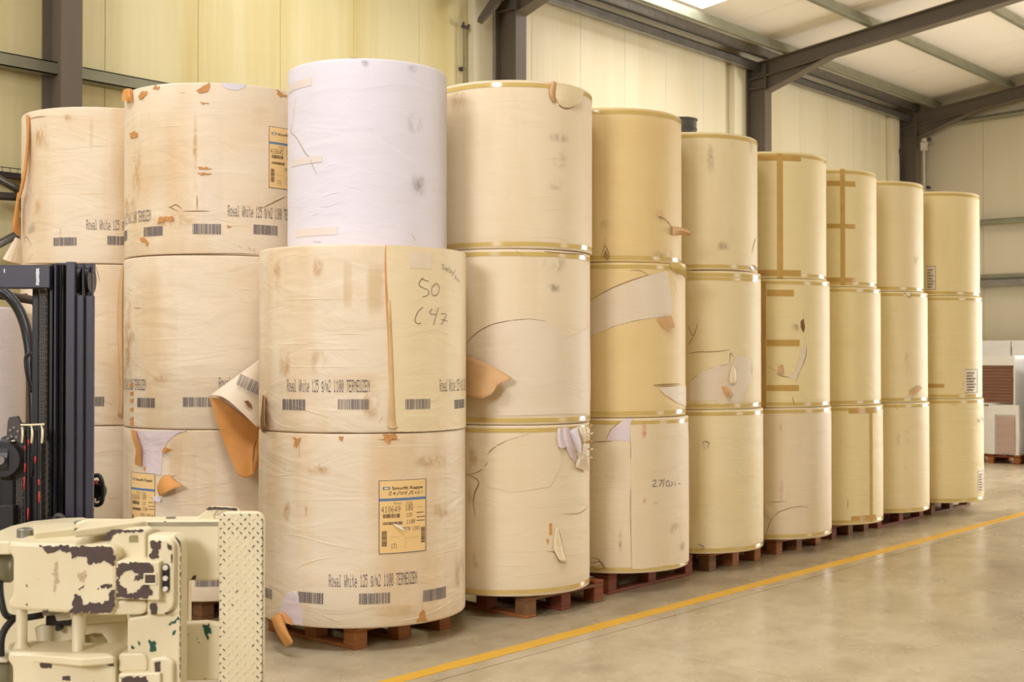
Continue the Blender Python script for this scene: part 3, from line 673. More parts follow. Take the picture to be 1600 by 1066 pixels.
for c in (((412, 471), (470, 468), (540, 467), (600, 467)), ((425, 540), (460, 537), (500, 541)), ((445, 547), (520, 546), (600, 547)), ((500, 523), (560, 522), (600, 525)), ((415, 605), (455, 632), (510, 650), (565, 658)), ((430, 572), (520, 574), (600, 571)), ((615, 466), (680, 465), (726, 462)), ((618, 546), (690, 546), (726, 543)), ((620, 525), (690, 524)), ((620, 590), (690, 588), (725, 592)), ((415, 640), (440, 665), (480, 668)), ((625, 615), (680, 622), (722, 615)), ((620, 660), (670, 652), (720, 665))): r.crease(c, .004)
for tl in (((622, 627), (626, 610), (632, 616)), ((632, 626), (670, 624)), ((688, 608), (722, 628)), ((592, 660), (598, 651)), ((425, 640), (430, 632)), ((492, 474), (494, 477)), ((415, 680), (500, 678), (535, 676), (560, 678)), ((560, 678), (640, 678), (722, 672))): r.tear(tl, .005)
r.flap('torn_edge_sliver', [[(411, 616, .004), (414, 620, .02)], [(408, 645, .01), (413, 650, .05)], [(406, 672, .01), (414, 668, .05)], [(412, 676, .004), (418, 672, .02)]], 'tear', 'kraftpale')
for st in ((425, 395, 442, 465, 'st_brown'), (432, 535, 460, 600, 'st_brown'), (480, 535, 520, 605, 'st_brown'), (485, 395, 510, 440, 'st_brown'), (535, 398, 552, 490, 'st_yellow'), (570, 410, 602, 500, 'st_yellow'), (560, 600, 602, 665, 'st_brown'), (500, 580, 600, 612, 'st_yellow'), (650, 415, 665, 428, 'st_grey')): r.stain(*st)
# --- white reel
r = R_['W']
for t_ in ((449, 126, 487, 138), (455, 246, 503, 256), (463, 356, 527, 368)): r.rect('paper_tape', *t_, 'paletape', .003)
r.tear(((463, 150), (458, 190), (455, 206), (464, 216), (478, 240), (484, 246), (490, 262), (496, 273)), .006, 'tearsoft')
for c in (((495, 322), (515, 322), (535, 312)), ((500, 310), (520, 302), (545, 300)), ((535, 300), (550, 292), (570, 300)), ((505, 260), (530, 255)), ((480, 340), (505, 330))): r.crease(c, .004)
for tl in (((490, 378), (502, 379)), ((643, 366), (649, 376)), ((548, 86), (560, 86))): r.tear(tl, .009)
r.stain(630, 170, 665, 215, 'st_grey'); r.stain(636, 265, 670, 315, 'st_grey'); r.stain(560, 86, 580, 108, 'st_grey'); r.stain(632, 90, 655, 115, 'st_grey')
# --- second stack
r = R_['B2']
p = r.uv(419.5, 197); label(r, p.x, r.uv(420, 197).y, .262, .40, False, '418645')
grade(r, 356, 338); grade(r, 236, 345, True)
for i, b in enumerate(((225, 354, 255, 369), (301, 350, 345, 366), (396, 352, 434, 367), (192, 361, 199, 377))): barpx(r, *b, 50+i)
for pg in (((307, 142), (318, 134), (327, 129), (328, 136), (325, 143), (315, 146)), ((313, 159), (320, 161), (327, 162), (315, 162)), ((309, 261), (316, 261), (331, 263), (312, 265)), ((308, 270), (316, 270), (331, 272), (314, 274)), ((217, 150), (222, 144), (230, 142), (228, 150), (219, 156)), ((203, 208), (215, 207), (216, 214), (205, 216)), ((219, 371), (226, 372), (232, 378), (231, 385), (227, 378), (221, 377)), ((238, 137), (250, 135), (248, 140)), ((432, 140), (440, 146), (448, 150), (438, 152), (433, 146)), ((355, 352), (362, 354), (356, 357)), ((250, 339), (270, 338), (272, 344), (246, 349))): r.patch('torn_spot', pg, 'kraftspot', .006, .0045)
r.flap('curled_kraft_corner', [[(193, 140, .01), (200, 138, .03), (207, 140, .006)], [(190, 150, .03), (200, 150, .06), (206, 152, .01)], [(191, 158, .05), (201, 157, .03), (208, 161, .006)]], 'kraft')
r.patch('torn_pale_ply', [(346, 129), (385, 131), (381, 137), (372, 141), (358, 140), (350, 136)], 'whitepaper', .004)
for tl in (((308, 305), (308, 327)), ((265, 325), (275, 320), (285, 327)), ((262, 322), (280, 331)), ((285, 330), (308, 330), (328, 330)), ((282, 146), (290, 144)), ((200, 403), (240, 399), (300, 397), (400, 397)), ((410, 325), (430, 315), (446, 307)), ((372, 384), (378, 388)), ((388, 386), (392, 392)), ((396, 388), (398, 394))): r.tear(tl, .007)
for c in (((230, 201), (270, 197), (308, 196)), ((195, 283), (240, 275), (308, 271)), ((200, 248), (240, 240)), ((230, 228), (300, 226)), ((300, 330), (350, 345), (385, 350)), ((205, 375), (240, 385)), ((330, 355), (400, 352))): r.crease(c, .0035)
for st in ((200, 165, 292, 330, 'st_yellow'), (205, 200, 225, 330, 'st_brown'), (306, 140, 354, 395, 'st_pale'), (192, 305, 220, 340, 'st_brown'), (215, 330, 330, 360, 'st_brown'), (300, 150, 310, 330, 'st_brown'), (390, 165, 420, 200, 'st_yellow')): r.stain(*st)
r = R_['B1']
for i, b in enumerate(((215, 622, 243, 637), (286, 621, 333, 636))): barpx(r, *b, 60+i)
grade(r, 342, 607); grade(r, 228, 610, True)
for c in (((188, 533), (260, 530), (330, 528), (404, 527)), ((260, 592), (330, 590), (370, 591)), ((360, 450), (404, 455)), ((365, 470), (404, 474)), ((318, 550), (335, 552)), ((350, 545), (400, 543)), ((205, 465), (225, 462)), ((340, 575), (390, 578))): r.crease(c, .0035)
for st in ((205, 405, 265, 600, 'st_yellow'), (192, 410, 212, 660, 'st_brown'), (232, 580, 285, 602, 'st_brown'), (200, 510, 215, 560, 'st_grey')): r.stain(*st)
for y_ in (600, 613, 624, 638, 653, 660): r.patch('torn_spot', [(204, y_), (209, y_-1), (208, y_+5), (204, y_+4)], 'kraft', .005, .0015)
r.tear(((194, 668), (200, 671), (240, 671), (300, 671)), .006); r.tear(((209, 481), (223, 482)), .006)
# the big flap torn loose at the right of this reel
fl = r.flap('hanging_flap', [[(412, 556, .01), (414, 585, .03), (416, 630, .07), (417, 668, .10)], [(385, 577, .03), (396, 598, .09), (405, 635, .13), (410, 668, .14)], [(352, 600, .05), (368, 612, .13), (388, 634, .16), (404, 665, .16)], [(328, 619, .06), (346, 617, .15), (372, 638, .18), (402, 668, .17)]], 'inner', 'kraft', sub=3)
r.flap('kraft_flap_lining', [[(327, 621, .06), (345, 622, .06), (372, 645, .06), (408, 668, .05)], [(335, 645, .075), (352, 652, .055), (378, 672, .06), (409, 684, .05)], [(344, 678, .09), (362, 682, .07), (384, 690, .055), (398, 690, .06)], [(358, 712, .11), (372, 715, .10), (386, 718, .09), (394, 715, .10)], [(372, 740, .13), (379, 747, .14), (389, 747, .14), (396, 741, .13)]], 'kraft', 'kraft', sub=3)
r.flap('kraft_flap_lining', [[(398, 686, .05), (404, 684, .06), (412, 682, .05)], [(396, 712, .09), (401, 712, .10), (406, 708, .08)], [(395, 741, .12), (398, 738, .12), (402, 732, .10)]], 'kraft', 'kraft')
v, f = [], []
for k in range(19):                                                # print on the loose flap
    a = k/19; wd = random.choice((.018, .03, .04)); n = len(v)
    for aa, bb in ((a, 0), (a+wd, 0), (a+wd, 1), (a, 1)):
        x = 369+aa*(404-369)+bb*7; y = 601+aa*(618-601)-bb*17; v.append(r.P(x, y, .128+.03*aa-.03*bb+.004))
    f.append((n, n+1, n+2, n+3))
mesh_obj('barcode', v, f, 'ink', fl)
fl2 = [r.P(x, y, .172) for x, y in ((381, 627), (388, 626), (393, 632), (395, 640), (388, 636))]
mesh_obj('torn_hole', fl2, [tuple(range(5))], 'tear', fl)
r = R_['B0']
r.patch('torn_ply', [(212, 673), (292, 673), (275, 679), (262, 690), (255, 706), (252, 742), (240, 743), (228, 738), (222, 720), (218, 700), (214, 685)], 'lavender', .004, .0015)
p = r.uv(206, 737); label(r, p.x, p.y, r.uv(243, 740).x-p.x, .40, False, '418694')
r.flap('kraft_flap', [[(245, 760, .006), (250, 749, .02), (256, 743, .01), (264, 743, .006)], [(246, 767, .02), (254, 760, .06), (264, 752, .05), (275, 752, .02)], [(250, 775, .03), (260, 770, .09), (272, 764, .10), (284, 760, .09)]], 'kraft', 'kraftpale')
r.flap('kraft_strip', [[(205, 673, .01), (211, 673, .02)], [(208, 690, .02), (215, 688, .04)], [(214, 703, .03), (220, 702, .05)], [(211, 715, .02), (219, 714, .03)], [(211, 726, .01), (221, 728, .02)]], 'kraft')
r.flap('kraft_strip', [[(253, 706, .005), (257, 698, .01)], [(256, 709, .02), (261, 700, .03)], [(262, 704, .01), (270, 704, .02)]], 'kraft')
r.patch('torn_pale_ply', [(240, 776), (248, 776), (254, 780), (251, 785), (244, 783)], 'whitepaper', .012, .001)
for pg in (((226, 730), (229, 728), (228, 737), (225, 734)),): r.patch('torn_spot', pg, 'kraft', .006, .001)
for tl in (((230, 696), (237, 700), (234, 706)), ((258, 745), (268, 745), (277, 742)), ((243, 744), (242, 815)), ((300, 713), (308, 713)), ((262, 690), (275, 679), (292, 673))): r.tear(tl, .004)
r.stain(286, 700, 310, 815, 'st_yellow'); r.stain(262, 680, 288, 760, 'st_yellow'); r.stain(196, 680, 207, 815, 'st_yellow')
r.crease(((245, 790), (300, 788), (360, 786)), .004); r.crease(((240, 712), (290, 710), (330, 714)), .003)
barpx(r, 305, 905, 345, 917, 71)
# --- leftmost stack
r = R_['Z2']
grade(r, 135, 359)
for i, b in enumerate(((84, 371, 120, 384), (168, 369, 195, 383))): barpx(r, *b, 80+i)
for st in ((50, 185, 80, 240, 'st_brown'), (45, 310, 68, 340, 'st_brown'), (64, 210, 80, 235, 'st_grey'), (40, 345, 60, 370, 'st_grey'), (92, 175, 125, 195, 'st_brown'), (140, 180, 146, 240, 'st_yellow'), (45, 180, 90, 400, 'st_yellow')): r.stain(*st)
for tl in (((48, 186), (58, 183), (72, 182)), ((95, 357), (94, 372)), ((38, 378), (42, 370), (50, 384)), ((46, 405), (52, 396)), ((40, 412), (100, 414), (190, 414))): r.tear(tl, .007)
for c in (((50, 263), (85, 254), (125, 246)), ((40, 297), (80, 290), (190, 286)), ((50, 360), (90, 357)), ((45, 385), (80, 388)), ((110, 305), (180, 302))): r.crease(c, .004)
r.flap('peeling_kraft_strip', [[(41, 180, .004), (43, 179, .02), (46, 183, .004)], [(42, 215, .01), (44, 214, .04), (47, 215, .01)], [(38, 258, .03), (41, 256, .06), (44, 256, .02)], [(32, 290, .05), (35, 288, .08), (39, 290, .03)], [(27, 312, .07), (29, 312, .09), (31, 314, .06)]], 'kraft')
r.flap('peeling_kraft_strip', [[(27, 300, .05), (30, 303, .05), (31, 308, .03)], [(22, 335, .08), (26, 340, .07), (30, 345, .02)], [(18, 359, .10), (24, 364, .08), (31, 370, .02)]], 'kraft')
r.flap('peeling_corner', [[(24, 371, .05), (29, 373, .03), (33, 376, .006)], [(14, 388, .10), (22, 393, .07), (33, 396, .006)], [(5, 405, .15), (14, 410, .12), (33, 412, .006)]], 'inner', 'kraft')
r = R_['Z1']
barpx(r, 143, 620, 163, 635, 88)
r.flap('torn_side_strip', [[(190, 415, .006), (192, 415, .02)], [(184, 450, .006), (191, 450, .03)], [(183, 520, .006), (190, 520, .03)], [(185, 580, .01), (191, 580, .04)], [(188, 615, .01), (192, 618, .04)], [(184, 650, .006), (190, 655, .02)]], 'kraftpale', 'inner')
for c in (((150, 515), (190, 514)), ((150, 549), (182, 548)), ((150, 600), (185, 596))): r.crease(c, .003)
for tl in (((168, 538), (174, 541)), ((150, 416), (156, 440)), ((147, 665), (190, 665)), ((160, 625), (175, 632))): r.tear(tl, .005)
r = R_['Z0']
for tl in (((170, 780), (186, 778)),): r.tear(tl, .006)
r.crease(((148, 763), (190, 763)), .003)

# --- pale cream stack right of the white reel
r = R_['C2']
r.patch('torn_rim_flap', [(869, 129), (890, 133), (909, 140), (911, 143), (908, 152), (905, 158), (897, 164), (888, 169), (879, 168), (872, 163), (867, 152), (866, 140)], 'oversheet', .006, .001, bow=.03)
r.tear(((909, 143), (906, 157), (897, 165), (886, 170), (875, 166), (868, 155)), .008)
r.flap('curled_tear', [[(862, 127, .006), (866, 126, .03), (870, 130, .006)], [(857, 138, .006), (863, 138, .04), (868, 141, .006)], [(857, 150, .006), (863, 152, .04), (868, 153, .006)], [(862, 158, .004), (866, 160, .02), (869, 160, .004)]], 'kraftpale', 'tear')
for st in ((850, 278, 885, 300, 'st_grey'), (850, 208, 895, 224, 'st_grey'), (858, 225, 890, 270, 'st_grey'), (700, 135, 735, 180, 'st_brown')): r.stain(*st)
for c in (((760, 160), (800, 157), (860, 163)), ((800, 192), (850, 190)), ((840, 250), (880, 246)), ((810, 310), (880, 306)), ((820, 330), (890, 326)), ((805, 375), (850, 370), (905, 378))): r.crease(c, .0035)
r = R_['C1']
r.patch('bared_inner_ply', [(727, 541), (745, 521), (768, 508), (800, 501), (828, 499), (850, 502), (868, 511), (877, 522), (880, 531), (895, 524), (921, 508), (922, 600), (921, 645), (860, 648), (780, 650), (728, 652)], 'inner', .0032, .0006, skirt=False)
r.tear(((727, 539), (745, 520), (770, 507), (800, 501), (828, 499), (852, 502)), .006)
r.flap('kraft_flap', [[(722, 552, .02), (745, 562, .05), (762, 569, .06), (780, 578, .08), (799, 590, .10)], [(722, 590, .03), (745, 592, .08), (762, 594, .10), (775, 597, .11), (795, 594, .12)], [(722, 620, .05), (738, 622, .10), (752, 626, .12), (774, 613, .13), (776, 600, .13)]], 'kraftpale', 'kraftpale')
r.tear(((797, 596), (797, 615), (804, 643)), .005, 'tearsoft'); r.tear(((797, 645), (825, 644)), .004, 'tearsoft')
r.tear(((920, 520), (921, 560), (921, 630)), .01)
for st in ((840, 395, 890, 430, 'st_grey'), (850, 440, 880, 460, 'st_grey'), (856, 590, 872, 618, 'st_grey'), (880, 535, 900, 600, 'st_yellow')): r.stain(*st)
for tl in (((806, 392), (818, 400)), ((850, 393), (880, 396), (912, 398))): r.tear(tl, .008)
r = R_['C0']
r.tear(((728, 743), (750, 736), (762, 722), (764, 708), (775, 698), (795, 688), (828, 678)), .007)
r.patch('bared_inner_ply', [(764, 708), (775, 698), (795, 688), (828, 678), (860, 676), (880, 720), (860, 760), (800, 770), (760, 760), (752, 737)], 'paperC', .003, .001)
r.tear(((728, 740), (748, 752), (742, 770), (740, 785), (743, 808)), .007)
for rows_, fm, bm_ in (
        ([[(871, 670, .004), (875, 668, .02), (879, 670, .006)], [(870, 684, .006), (874, 686, .03), (880, 684, .01)], [(873, 697, .006), (878, 703, .04), (885, 698, .01)]], 'lavender', 'kraftpale'),
        ([[(878, 669, .006), (884, 667, .03), (890, 669, .01)], [(880, 686, .01), (886, 685, .045), (894, 690, .02)], [(886, 703, .006), (891, 708, .03), (898, 712, .02)], [(890, 713, .004), (896, 719, .02), (902, 720, .01)]], 'lavender', 'kraftpale'),
        ([[(890, 674, .02), (897, 669, .06), (902, 667, .05)], [(895, 687, .03), (902, 684, .08), (907, 688, .06)], [(902, 704, .03), (906, 708, .06), (909, 711, .05)]], 'whitepaper', 'kraftpale'),
        ([[(902, 667, .03), (908, 668, .06), (913, 667, .05)], [(905, 677, .04), (911, 680, .09), (916, 676, .06)], [(909, 690, .03), (913, 692, .06), (918, 688, .05)]], 'inner', 'kraftpale'),
        ([[(913, 668, .03), (918, 667, .07), (922, 672, .05)], [(912, 682, .03), (918, 680, .08), (922, 684, .05)], [(914, 692, .02), (917, 694, .05), (921, 693, .03)]], 'oversheet', 'tear'),
        ([[(911, 690, .03), (915, 692, .06), (918, 696, .05)], [(907, 707, .03), (912, 708, .07), (916, 712, .05)], [(899, 727, .01), (909, 724, .04), (920, 728, .03)], [(899, 730, .006), (910, 734, .03), (920, 738, .02)]], 'inner', 'kraftpale')):
    r.flap('crumpled_torn_ply', rows_, fm, bm_, sub=1)
for k in range(5):
    y_ = 668+k*11; r.flap('paper_shred', [[(918, y_, .02), (920, y_+2, .03)], [(922, y_-3+k, .05), (923, y_+1+k, .05)], [(925+k % 2*2, y_-6+2*k, .07), (926, y_-4+2*k, .07)]], ('oversheet', 'inner', 'kraftpale')[k % 3], sub=1)
for tl in (((903, 668), (912, 690), (914, 705)), ((917, 680), (913, 715), (912, 728)), ((872, 672), (871, 690), (875, 702))): r.tear(tl, .008)
r.flap('hanging_scrap', [[(868, 825, .004), (871, 824, .01), (873, 830, .004)], [(865, 845, .006), (871, 845, .02), (878, 850, .006)], [(864, 860, .01), (872, 862, .03), (879, 860, .01)], [(874, 875, .02), (879, 878, .03), (885, 878, .02)]], 'oversheet', 'tearsoft')
for tl in (((869, 826), (866, 860), (864, 862)), ((872, 828), (877, 845), (878, 860)), ((854, 862), (866, 864), (874, 878), (884, 880)), ((880, 803), (905, 802), (919, 790)), ((866, 845), (876, 843)), ((866, 852), (877, 851))): r.tear(tl, .005, 'tear')
r.patch('torn_spot', [(858, 818), (862, 818), (862, 836), (858, 836)], 'kraft', .004, .001); r.patch('torn_spot', [(853, 843), (857, 843), (856, 852)], 'kraft', .004, .001)
for c in (((735, 742), (800, 743), (918, 740)), ((735, 790), (820, 792), (915, 788)), ((735, 840), (800, 835), (850, 815)), ((740, 860), (820, 862), (900, 852)), ((740, 880), (800, 884), (860, 880)), ((745, 905), (820, 900), (905, 880)), ((860, 870), (915, 862))): r.crease(c, .0035)
for st in ((728, 750, 742, 800, 'st_brown'), (735, 855, 755, 895, 'st_brown'), (795, 712, 803, 726, 'st_grey'), (728, 690, 750, 740, 'st_brown')): r.stain(*st)
# --- buff stack
r = R_['D2']
r.flap('small_flap', [[(1051, 355, .006), (1052, 361, .03), (1051, 368, .006)], [(1063, 355, .02), (1066, 360, .05), (1064, 368, .02)], [(1078, 362, .08), (1080, 364, .09), (1078, 368, .08)]], 'kraftpale', 'kraftpale')
r.flap('curled_tear', [[(1029, 330, .004), (1033, 329, .02), (1037, 332, .006)], [(1029, 338, .008), (1034, 340, .03), (1039, 342, .006)]], 'kraftpale', 'tear')
for tl in (((1036, 340), (1044, 348), (1051, 358)), ((940, 402), (945, 384), (952, 400), (950, 406)), ((945, 385), (946, 372)), ((1030, 334), (1032, 345))): r.tear(tl, .007)
r.patch('torn_spot', [(942, 402), (946, 390), (951, 400), (950, 407)], 'tearsoft', .004, .001)
r.stain(1010, 388, 1055, 406, 'st_grey'); r.stain(935, 340, 955, 360, 'st_grey')
r = R_['D1']
r.patch('bared_pale_band', [(923, 470), (945, 457), (966, 447), (990, 438), (1009, 432), (1042, 423), (1046, 440), (1049, 470), (1049, 494), (1024, 496), (992, 501), (958, 510), (923, 526)], 'inner', .003, .0006, skirt=False)
r.tear(((923, 469), (945, 456), (966, 446), (990, 437), (1009, 431), (1014, 428)), .006); r.tear(((923, 526), (958, 510), (992, 501), (1024, 496)), .006)
r.tear(((984, 423), (1000, 423), (1012, 430)), .005); r.tear(((1050, 440), (1056, 450), (1052, 462)), .004, 'tearsoft')
r.flap('torn_flap', [[(1025, 499, .006), (1036, 497, .03), (1048, 493, .03)], [(1032, 505, .01), (1040, 505, .04), (1053, 505, .04)], [(1041, 517, .02), (1043, 514, .04), (1055, 511, .04)]], 'kraftpale', 'kraftpale')
r.flap('crumpled_tape_end', [[(1046, 414, .006), (1056, 408, .03), (1070, 414, .04)], [(1050, 420, .01), (1060, 418, .05), (1072, 424, .06)], [(1058, 428, .006), (1066, 428, .03), (1073, 438, .03)]], 'tape', 'tear')
r.patch('bared_inner_ply', [(1028, 607), (1050, 604), (1075, 602), (1075, 637), (1058, 630), (1040, 618)], 'inner', .004, .002, skirt=False)
r.tear(((1020, 602), (1040, 601), (1062, 600)), .014, 'tearsoft'); r.tear(((1022, 604), (1060, 603)), .005)
r = R_['D0']
r.patch('lapped_sheet', [(984, 664), (1010, 663), (1040, 662), (1074, 660), (1076, 700), (1078, 800), (1079, 875), (1040, 884), (1000, 889), (988, 889), (986, 800), (985, 730), (986, 705)], 'paperC', .004, .0004)
r.tear(((985, 664), (985, 700), (986, 740), (985, 800), (987, 888)), .005, 'tear')
r.patch('bared_inner_ply', [(947, 690), (955, 672), (975, 656), (990, 653), (984, 664), (984, 690), (965, 688)], 'lavender', .003, .001)
r.tear(((923, 691), (945, 690), (958, 689)), .006); r.tear(((947, 688), (955, 671), (972, 657)), .005, 'tearsoft')
for s_ in (((1019, 752), (1023, 750), (1024, 754), (1019, 760), (1026, 760)), ((1029, 751), (1034, 751), (1029, 760)), ((1037, 748), (1035, 761)), ((1041, 752), (1040, 759), (1045, 759), (1044, 752), (1041, 752)), ((1048, 752), (1050, 756), (1047, 760)), ((1054, 752), (1054, 760)), ((1058, 756), (1062, 756))): r.ribbon('handwritten_date', s_, .005, 'ink', .0062)
for st in ((1000, 653, 1012, 690, 'st_pink'), (1002, 775, 1011, 792, 'st_pink')): r.patch('pink_mark', [(st[0], st[1]), (st[2], st[1]), (st[2], st[3]), (st[0], st[3])], st[4], .0062, skirt=False)
for st in ((965, 820, 973, 870, 'st_rust'), (1040, 815, 1065, 835, 'st_grey'), (1055, 845, 1073, 862, 'st_grey'), (1018, 782, 1030, 793, 'st_grey')): r.patch('stain', [(st[0], st[1]), (st[2], st[1]), (st[2], st[3]), (st[0], st[3])], st[4], .0055, skirt=False)
for tl in (((923, 872), (935, 874), (942, 885), (948, 890)), ((923, 880), (938, 878), (946, 888)), ((925, 887), (938, 884)), ((1070, 835), (1076, 832), (1078, 848)), ((1068, 842), (1078, 840)), ((923, 884), (932, 890), (944, 888)), ((1073, 810), (1076, 815))): r.tear(tl, .006)
for c in (((925, 760), (985, 761)), ((990, 762), (1040, 765), (1075, 760)), ((925, 835), (960, 845), (984, 842)), ((990, 885), (1010, 862), (1020, 858)), ((925, 855), (980, 858)), ((995, 812), (1070, 806))): r.crease(c, .0035)
r = R_['E2']
for tl in (((1175, 392), (1179, 376), (1180, 374)), ((1174, 398), (1177, 386)), ((1080, 428), (1130, 429), (1175, 435))): r.tear(tl, .012)
r.flap('torn_edge_scrap', [[(1175, 413, .006), (1180, 415, .02)], [(1177, 418, .02), (1182, 418, .03)], [(1180, 424, .02), (1184, 423, .02)]], 'kraftpale', 'tear')
for st in ((1115, 375, 1145, 395, 'st_grey'), (1165, 212, 1178, 245, 'st_grey'), (1138, 212, 1150, 232, 'st_grey'), (1102, 215, 1118, 280, 'st_grey')): r.stain(*st)
r.crease(((1150, 400), (1175, 396)), .004)
r = R_['E1']
r.band(r.H-.075, .022, tilt=.0, u0=r.uv(1073, 425).x, u1=r.uv(1182, 440).x, name='tape_strip')
r.patch('bared_inner_ply', [(1078, 597), (1095, 582), (1120, 572), (1145, 569), (1150, 557), (1165, 556), (1174, 563), (1174, 590), (1166, 605), (1162, 628), (1125, 632), (1118, 625), (1090, 628), (1078, 625)], 'inner', .003, .0008, skirt=False)
for tl in (((1078, 597), (1095, 583), (1120, 573), (1142, 569)), ((1174, 565), (1174, 585), (1166, 605), (1161, 622)), ((1074, 553), (1090, 550), (1105, 550), (1125, 549), (1140, 546)), ((1140, 567), (1141, 552), (1146, 558)), ((1145, 570), (1150, 582), (1152, 598)), ((1132, 600), (1140, 580), (1144, 571)), ((1075, 508), (1083, 525), (1090, 505)), ((1075, 540), (1084, 525))): r.tear(tl, .007)
r.flap('torn_strip', [[(1144, 570, .006), (1147, 572, .02), (1149, 578, .006)], [(1141, 585, .01), (1147, 588, .04), (1152, 598, .006)], [(1139, 598, .01), (1143, 600, .03), (1147, 600, .01)]], 'oversheet', 'tear')
r.flap('dangling_scrap', [[(1127, 606, .02), (1131, 602, .05), (1136, 604, .04)], [(1130, 612, .04), (1136, 610, .07), (1142, 612, .05)], [(1135, 621, .03), (1139, 620, .06), (1143, 616, .04)]], 'kraftpale', 'kraftpale')
r = R_['E0']
for tl in (((1098, 692), (1102, 690), (1108, 693), (1104, 700)), ((1098, 690), (1101, 702)), ((1090, 850), (1100, 855), (1095, 860))): r.tear(tl, .007)
r.stain(1082, 843, 1102, 866, 'st_grey'); r.stain(1078, 650, 1095, 860, 'st_yellow'); r.crease(((1085, 716), (1185, 716)), .003)
# --- taped stacks
r = R_['F2']
for t_ in ((1214, 240, 1223, 437), (1184, 243, 1251, 251), (1184, 422, 1251, 431)): r.rect('tape_strip', *t_, 'browntape', .0042 if t_[3]-t_[1] > 60 else .0034)
for k in range(8): y_ = 275+k*20; r.crease(((1187, y_), (1200, y_+6), (1213, y_+3)), .0035)
r = R_['F1']
for t_ in ((1190, 440, 1197, 638), (1198, 453, 1240, 463), (1198, 531, 1249, 541), (1198, 602, 1248, 611)): r.rect('tape_strip', *t_, 'browntape', .0036)
r.patch('bared_inner_ply', [(1252, 545), (1258, 538), (1260, 542), (1258, 558), (1252, 575), (1243, 594), (1234, 589), (1244, 578), (1249, 562)], 'inner', .003, .0008, skirt=False)
for tl in (((1260, 540), (1259, 556), (1252, 575), (1243, 593)), ((1234, 590), (1222, 588), (1215, 585)), ((1253, 500), (1257, 510), (1255, 520)), ((1255, 488), (1256, 496)), ((1256, 528), (1257, 531)), ((1200, 572), (1212, 580)), ((1238, 620), (1241, 635)), ((1248, 585), (1243, 597))): r.tear(tl, .008)
r.flap('torn_scrap', [[(1216, 572, .006), (1222, 570, .03)], [(1214, 583, .02), (1224, 584, .04)]], 'kraftpale', 'tear')
r.patch('torn_spot', [(1251, 502), (1255, 498), (1257, 508), (1255, 520), (1251, 512)], 'tear', .005, .001); r.stain(1232, 503, 1252, 520, 'st_grey')
for k in range(5): r.crease(((1200, 480+k*11), (1220, 484+k*11), (1245, 481+k*11)), .003)
r = R_['F0']
r.tear(((1196, 845), (1200, 825), (1208, 808), (1222, 798), (1245, 792), (1262, 793)), .007)
r.tear(((1199, 785), (1228, 784)), .006); r.tear(((1228, 784), (1228, 776)), .006); r.tear(((1205, 753), (1205, 759)), .006)
for st in ((1216, 735, 1225, 800, 'st_pink'), (1216, 660, 1224, 680, 'st_pink')): r.stain(*st)
r.flap('bulging_wrapper', [[(1195, 788, .004), (1205, 792, .01), (1215, 800, .004)], [(1195, 800, .01), (1203, 803, .025), (1210, 806, .006)], [(1195, 806, .004), (1200, 810, .01), (1205, 812, .004)]], 'paperC')
for c in (((1230, 762), (1260, 764), (1292, 758)), ((1210, 770), (1250, 776), (1285, 770)), ((1230, 830), (1280, 822))): r.crease(c, .0035)
r = R_['G2']
for t_ in ((1313, 262, 1320, 446), (1292, 283, 1336, 291), (1292, 350, 1336, 357), (1292, 434, 1336, 441)): r.rect('tape_strip', *t_, 'browntape', .0042 if t_[3]-t_[1] > 60 else .0034)
r.crease(((1328, 300), (1345, 315), (1358, 340)), .003)
r = R_['G0']
for t_ in ((1359, 640, 1363, 815), (1326, 638, 1370, 646), (1330, 806, 1368, 813)): r.rect('tape_strip', *t_, 'browntape', .0034)
for k in range(14): y_ = 660+k*11; r.crease(((1304+(k % 3)*6, y_), (1330, y_+5), (1354, y_+1+(k % 4)*2)), .004)
r.tear(((1325, 780), (1324, 796)), .007)
r = R_['H2']
r.stain(1425, 390, 1436, 420, 'st_grey')
r = R_['H1']
r.flap('torn_scrap', [[(1422, 610, .006), (1430, 606, .02), (1438, 602, .006)], [(1424, 617, .02), (1432, 615, .04), (1440, 608, .02)]], 'kraftpale', 'tear')
r.stain(1412, 540, 1422, 590, 'st_grey'); r.tear(((1412, 455), (1420, 465), (1425, 458)), .01)
r = R_['H0']
r.tear(((1396, 630), (1402, 640)), .01); r.stain(1395, 665, 1425, 705, 'st_grey'); r.stain(1408, 715, 1420, 745, 'st_grey')
r = R_['I2']
def sticker(r, x0, y0, x1, y1):
    lb = r.rect('printed_sticker', x0, y0, x1, y1, 'inner', .003); lb['label'] = 'small white printed sticker'
    a = r.uv(x0, y1); b = r.uv(x1, y0); W_, H_ = b.x-a.x, b.y-a.y
    for k in range(7):
        zz = a.y+H_*(.08+.12*k); bars(r, a.x+W_*.12, a.x+W_*(.6+.3*((k*37) % 5)/5), zz, zz+H_*.07, 'inkdark', 90+k, .0038, lb)
    for e in ((0, 0, 1, .02), (0, .98, 1, 1), (.95, 0, 1, 1)): r.patch('sticker_border', [Vector((a.x+W_*e[0], a.y+H_*e[1])), Vector((a.x+W_*e[2], a.y+H_*e[1])), Vector((a.x+W_*e[2], a.y+H_*e[3])), Vector((a.x+W_*e[0], a.y+H_*e[3]))], 'ink', .0038, is_uv=True, parent=lb, skirt=False)
sticker(r, 1447, 416, 1462, 453)
r = R_['I1']
sticker(r, 1507, 577, 1527, 614); r.rect('tape_strip', 1449, 600, 1475, 606, 'browntape', .0034)
r = R_['I0']
sticker(r, 1528, 735, 1536, 770); r.tear(((1485, 632), (1495, 633)), .012); r.tear(((1533, 650), (1536, 660)), .02); r.stain(1524, 652, 1534, 662, 'st_rust')

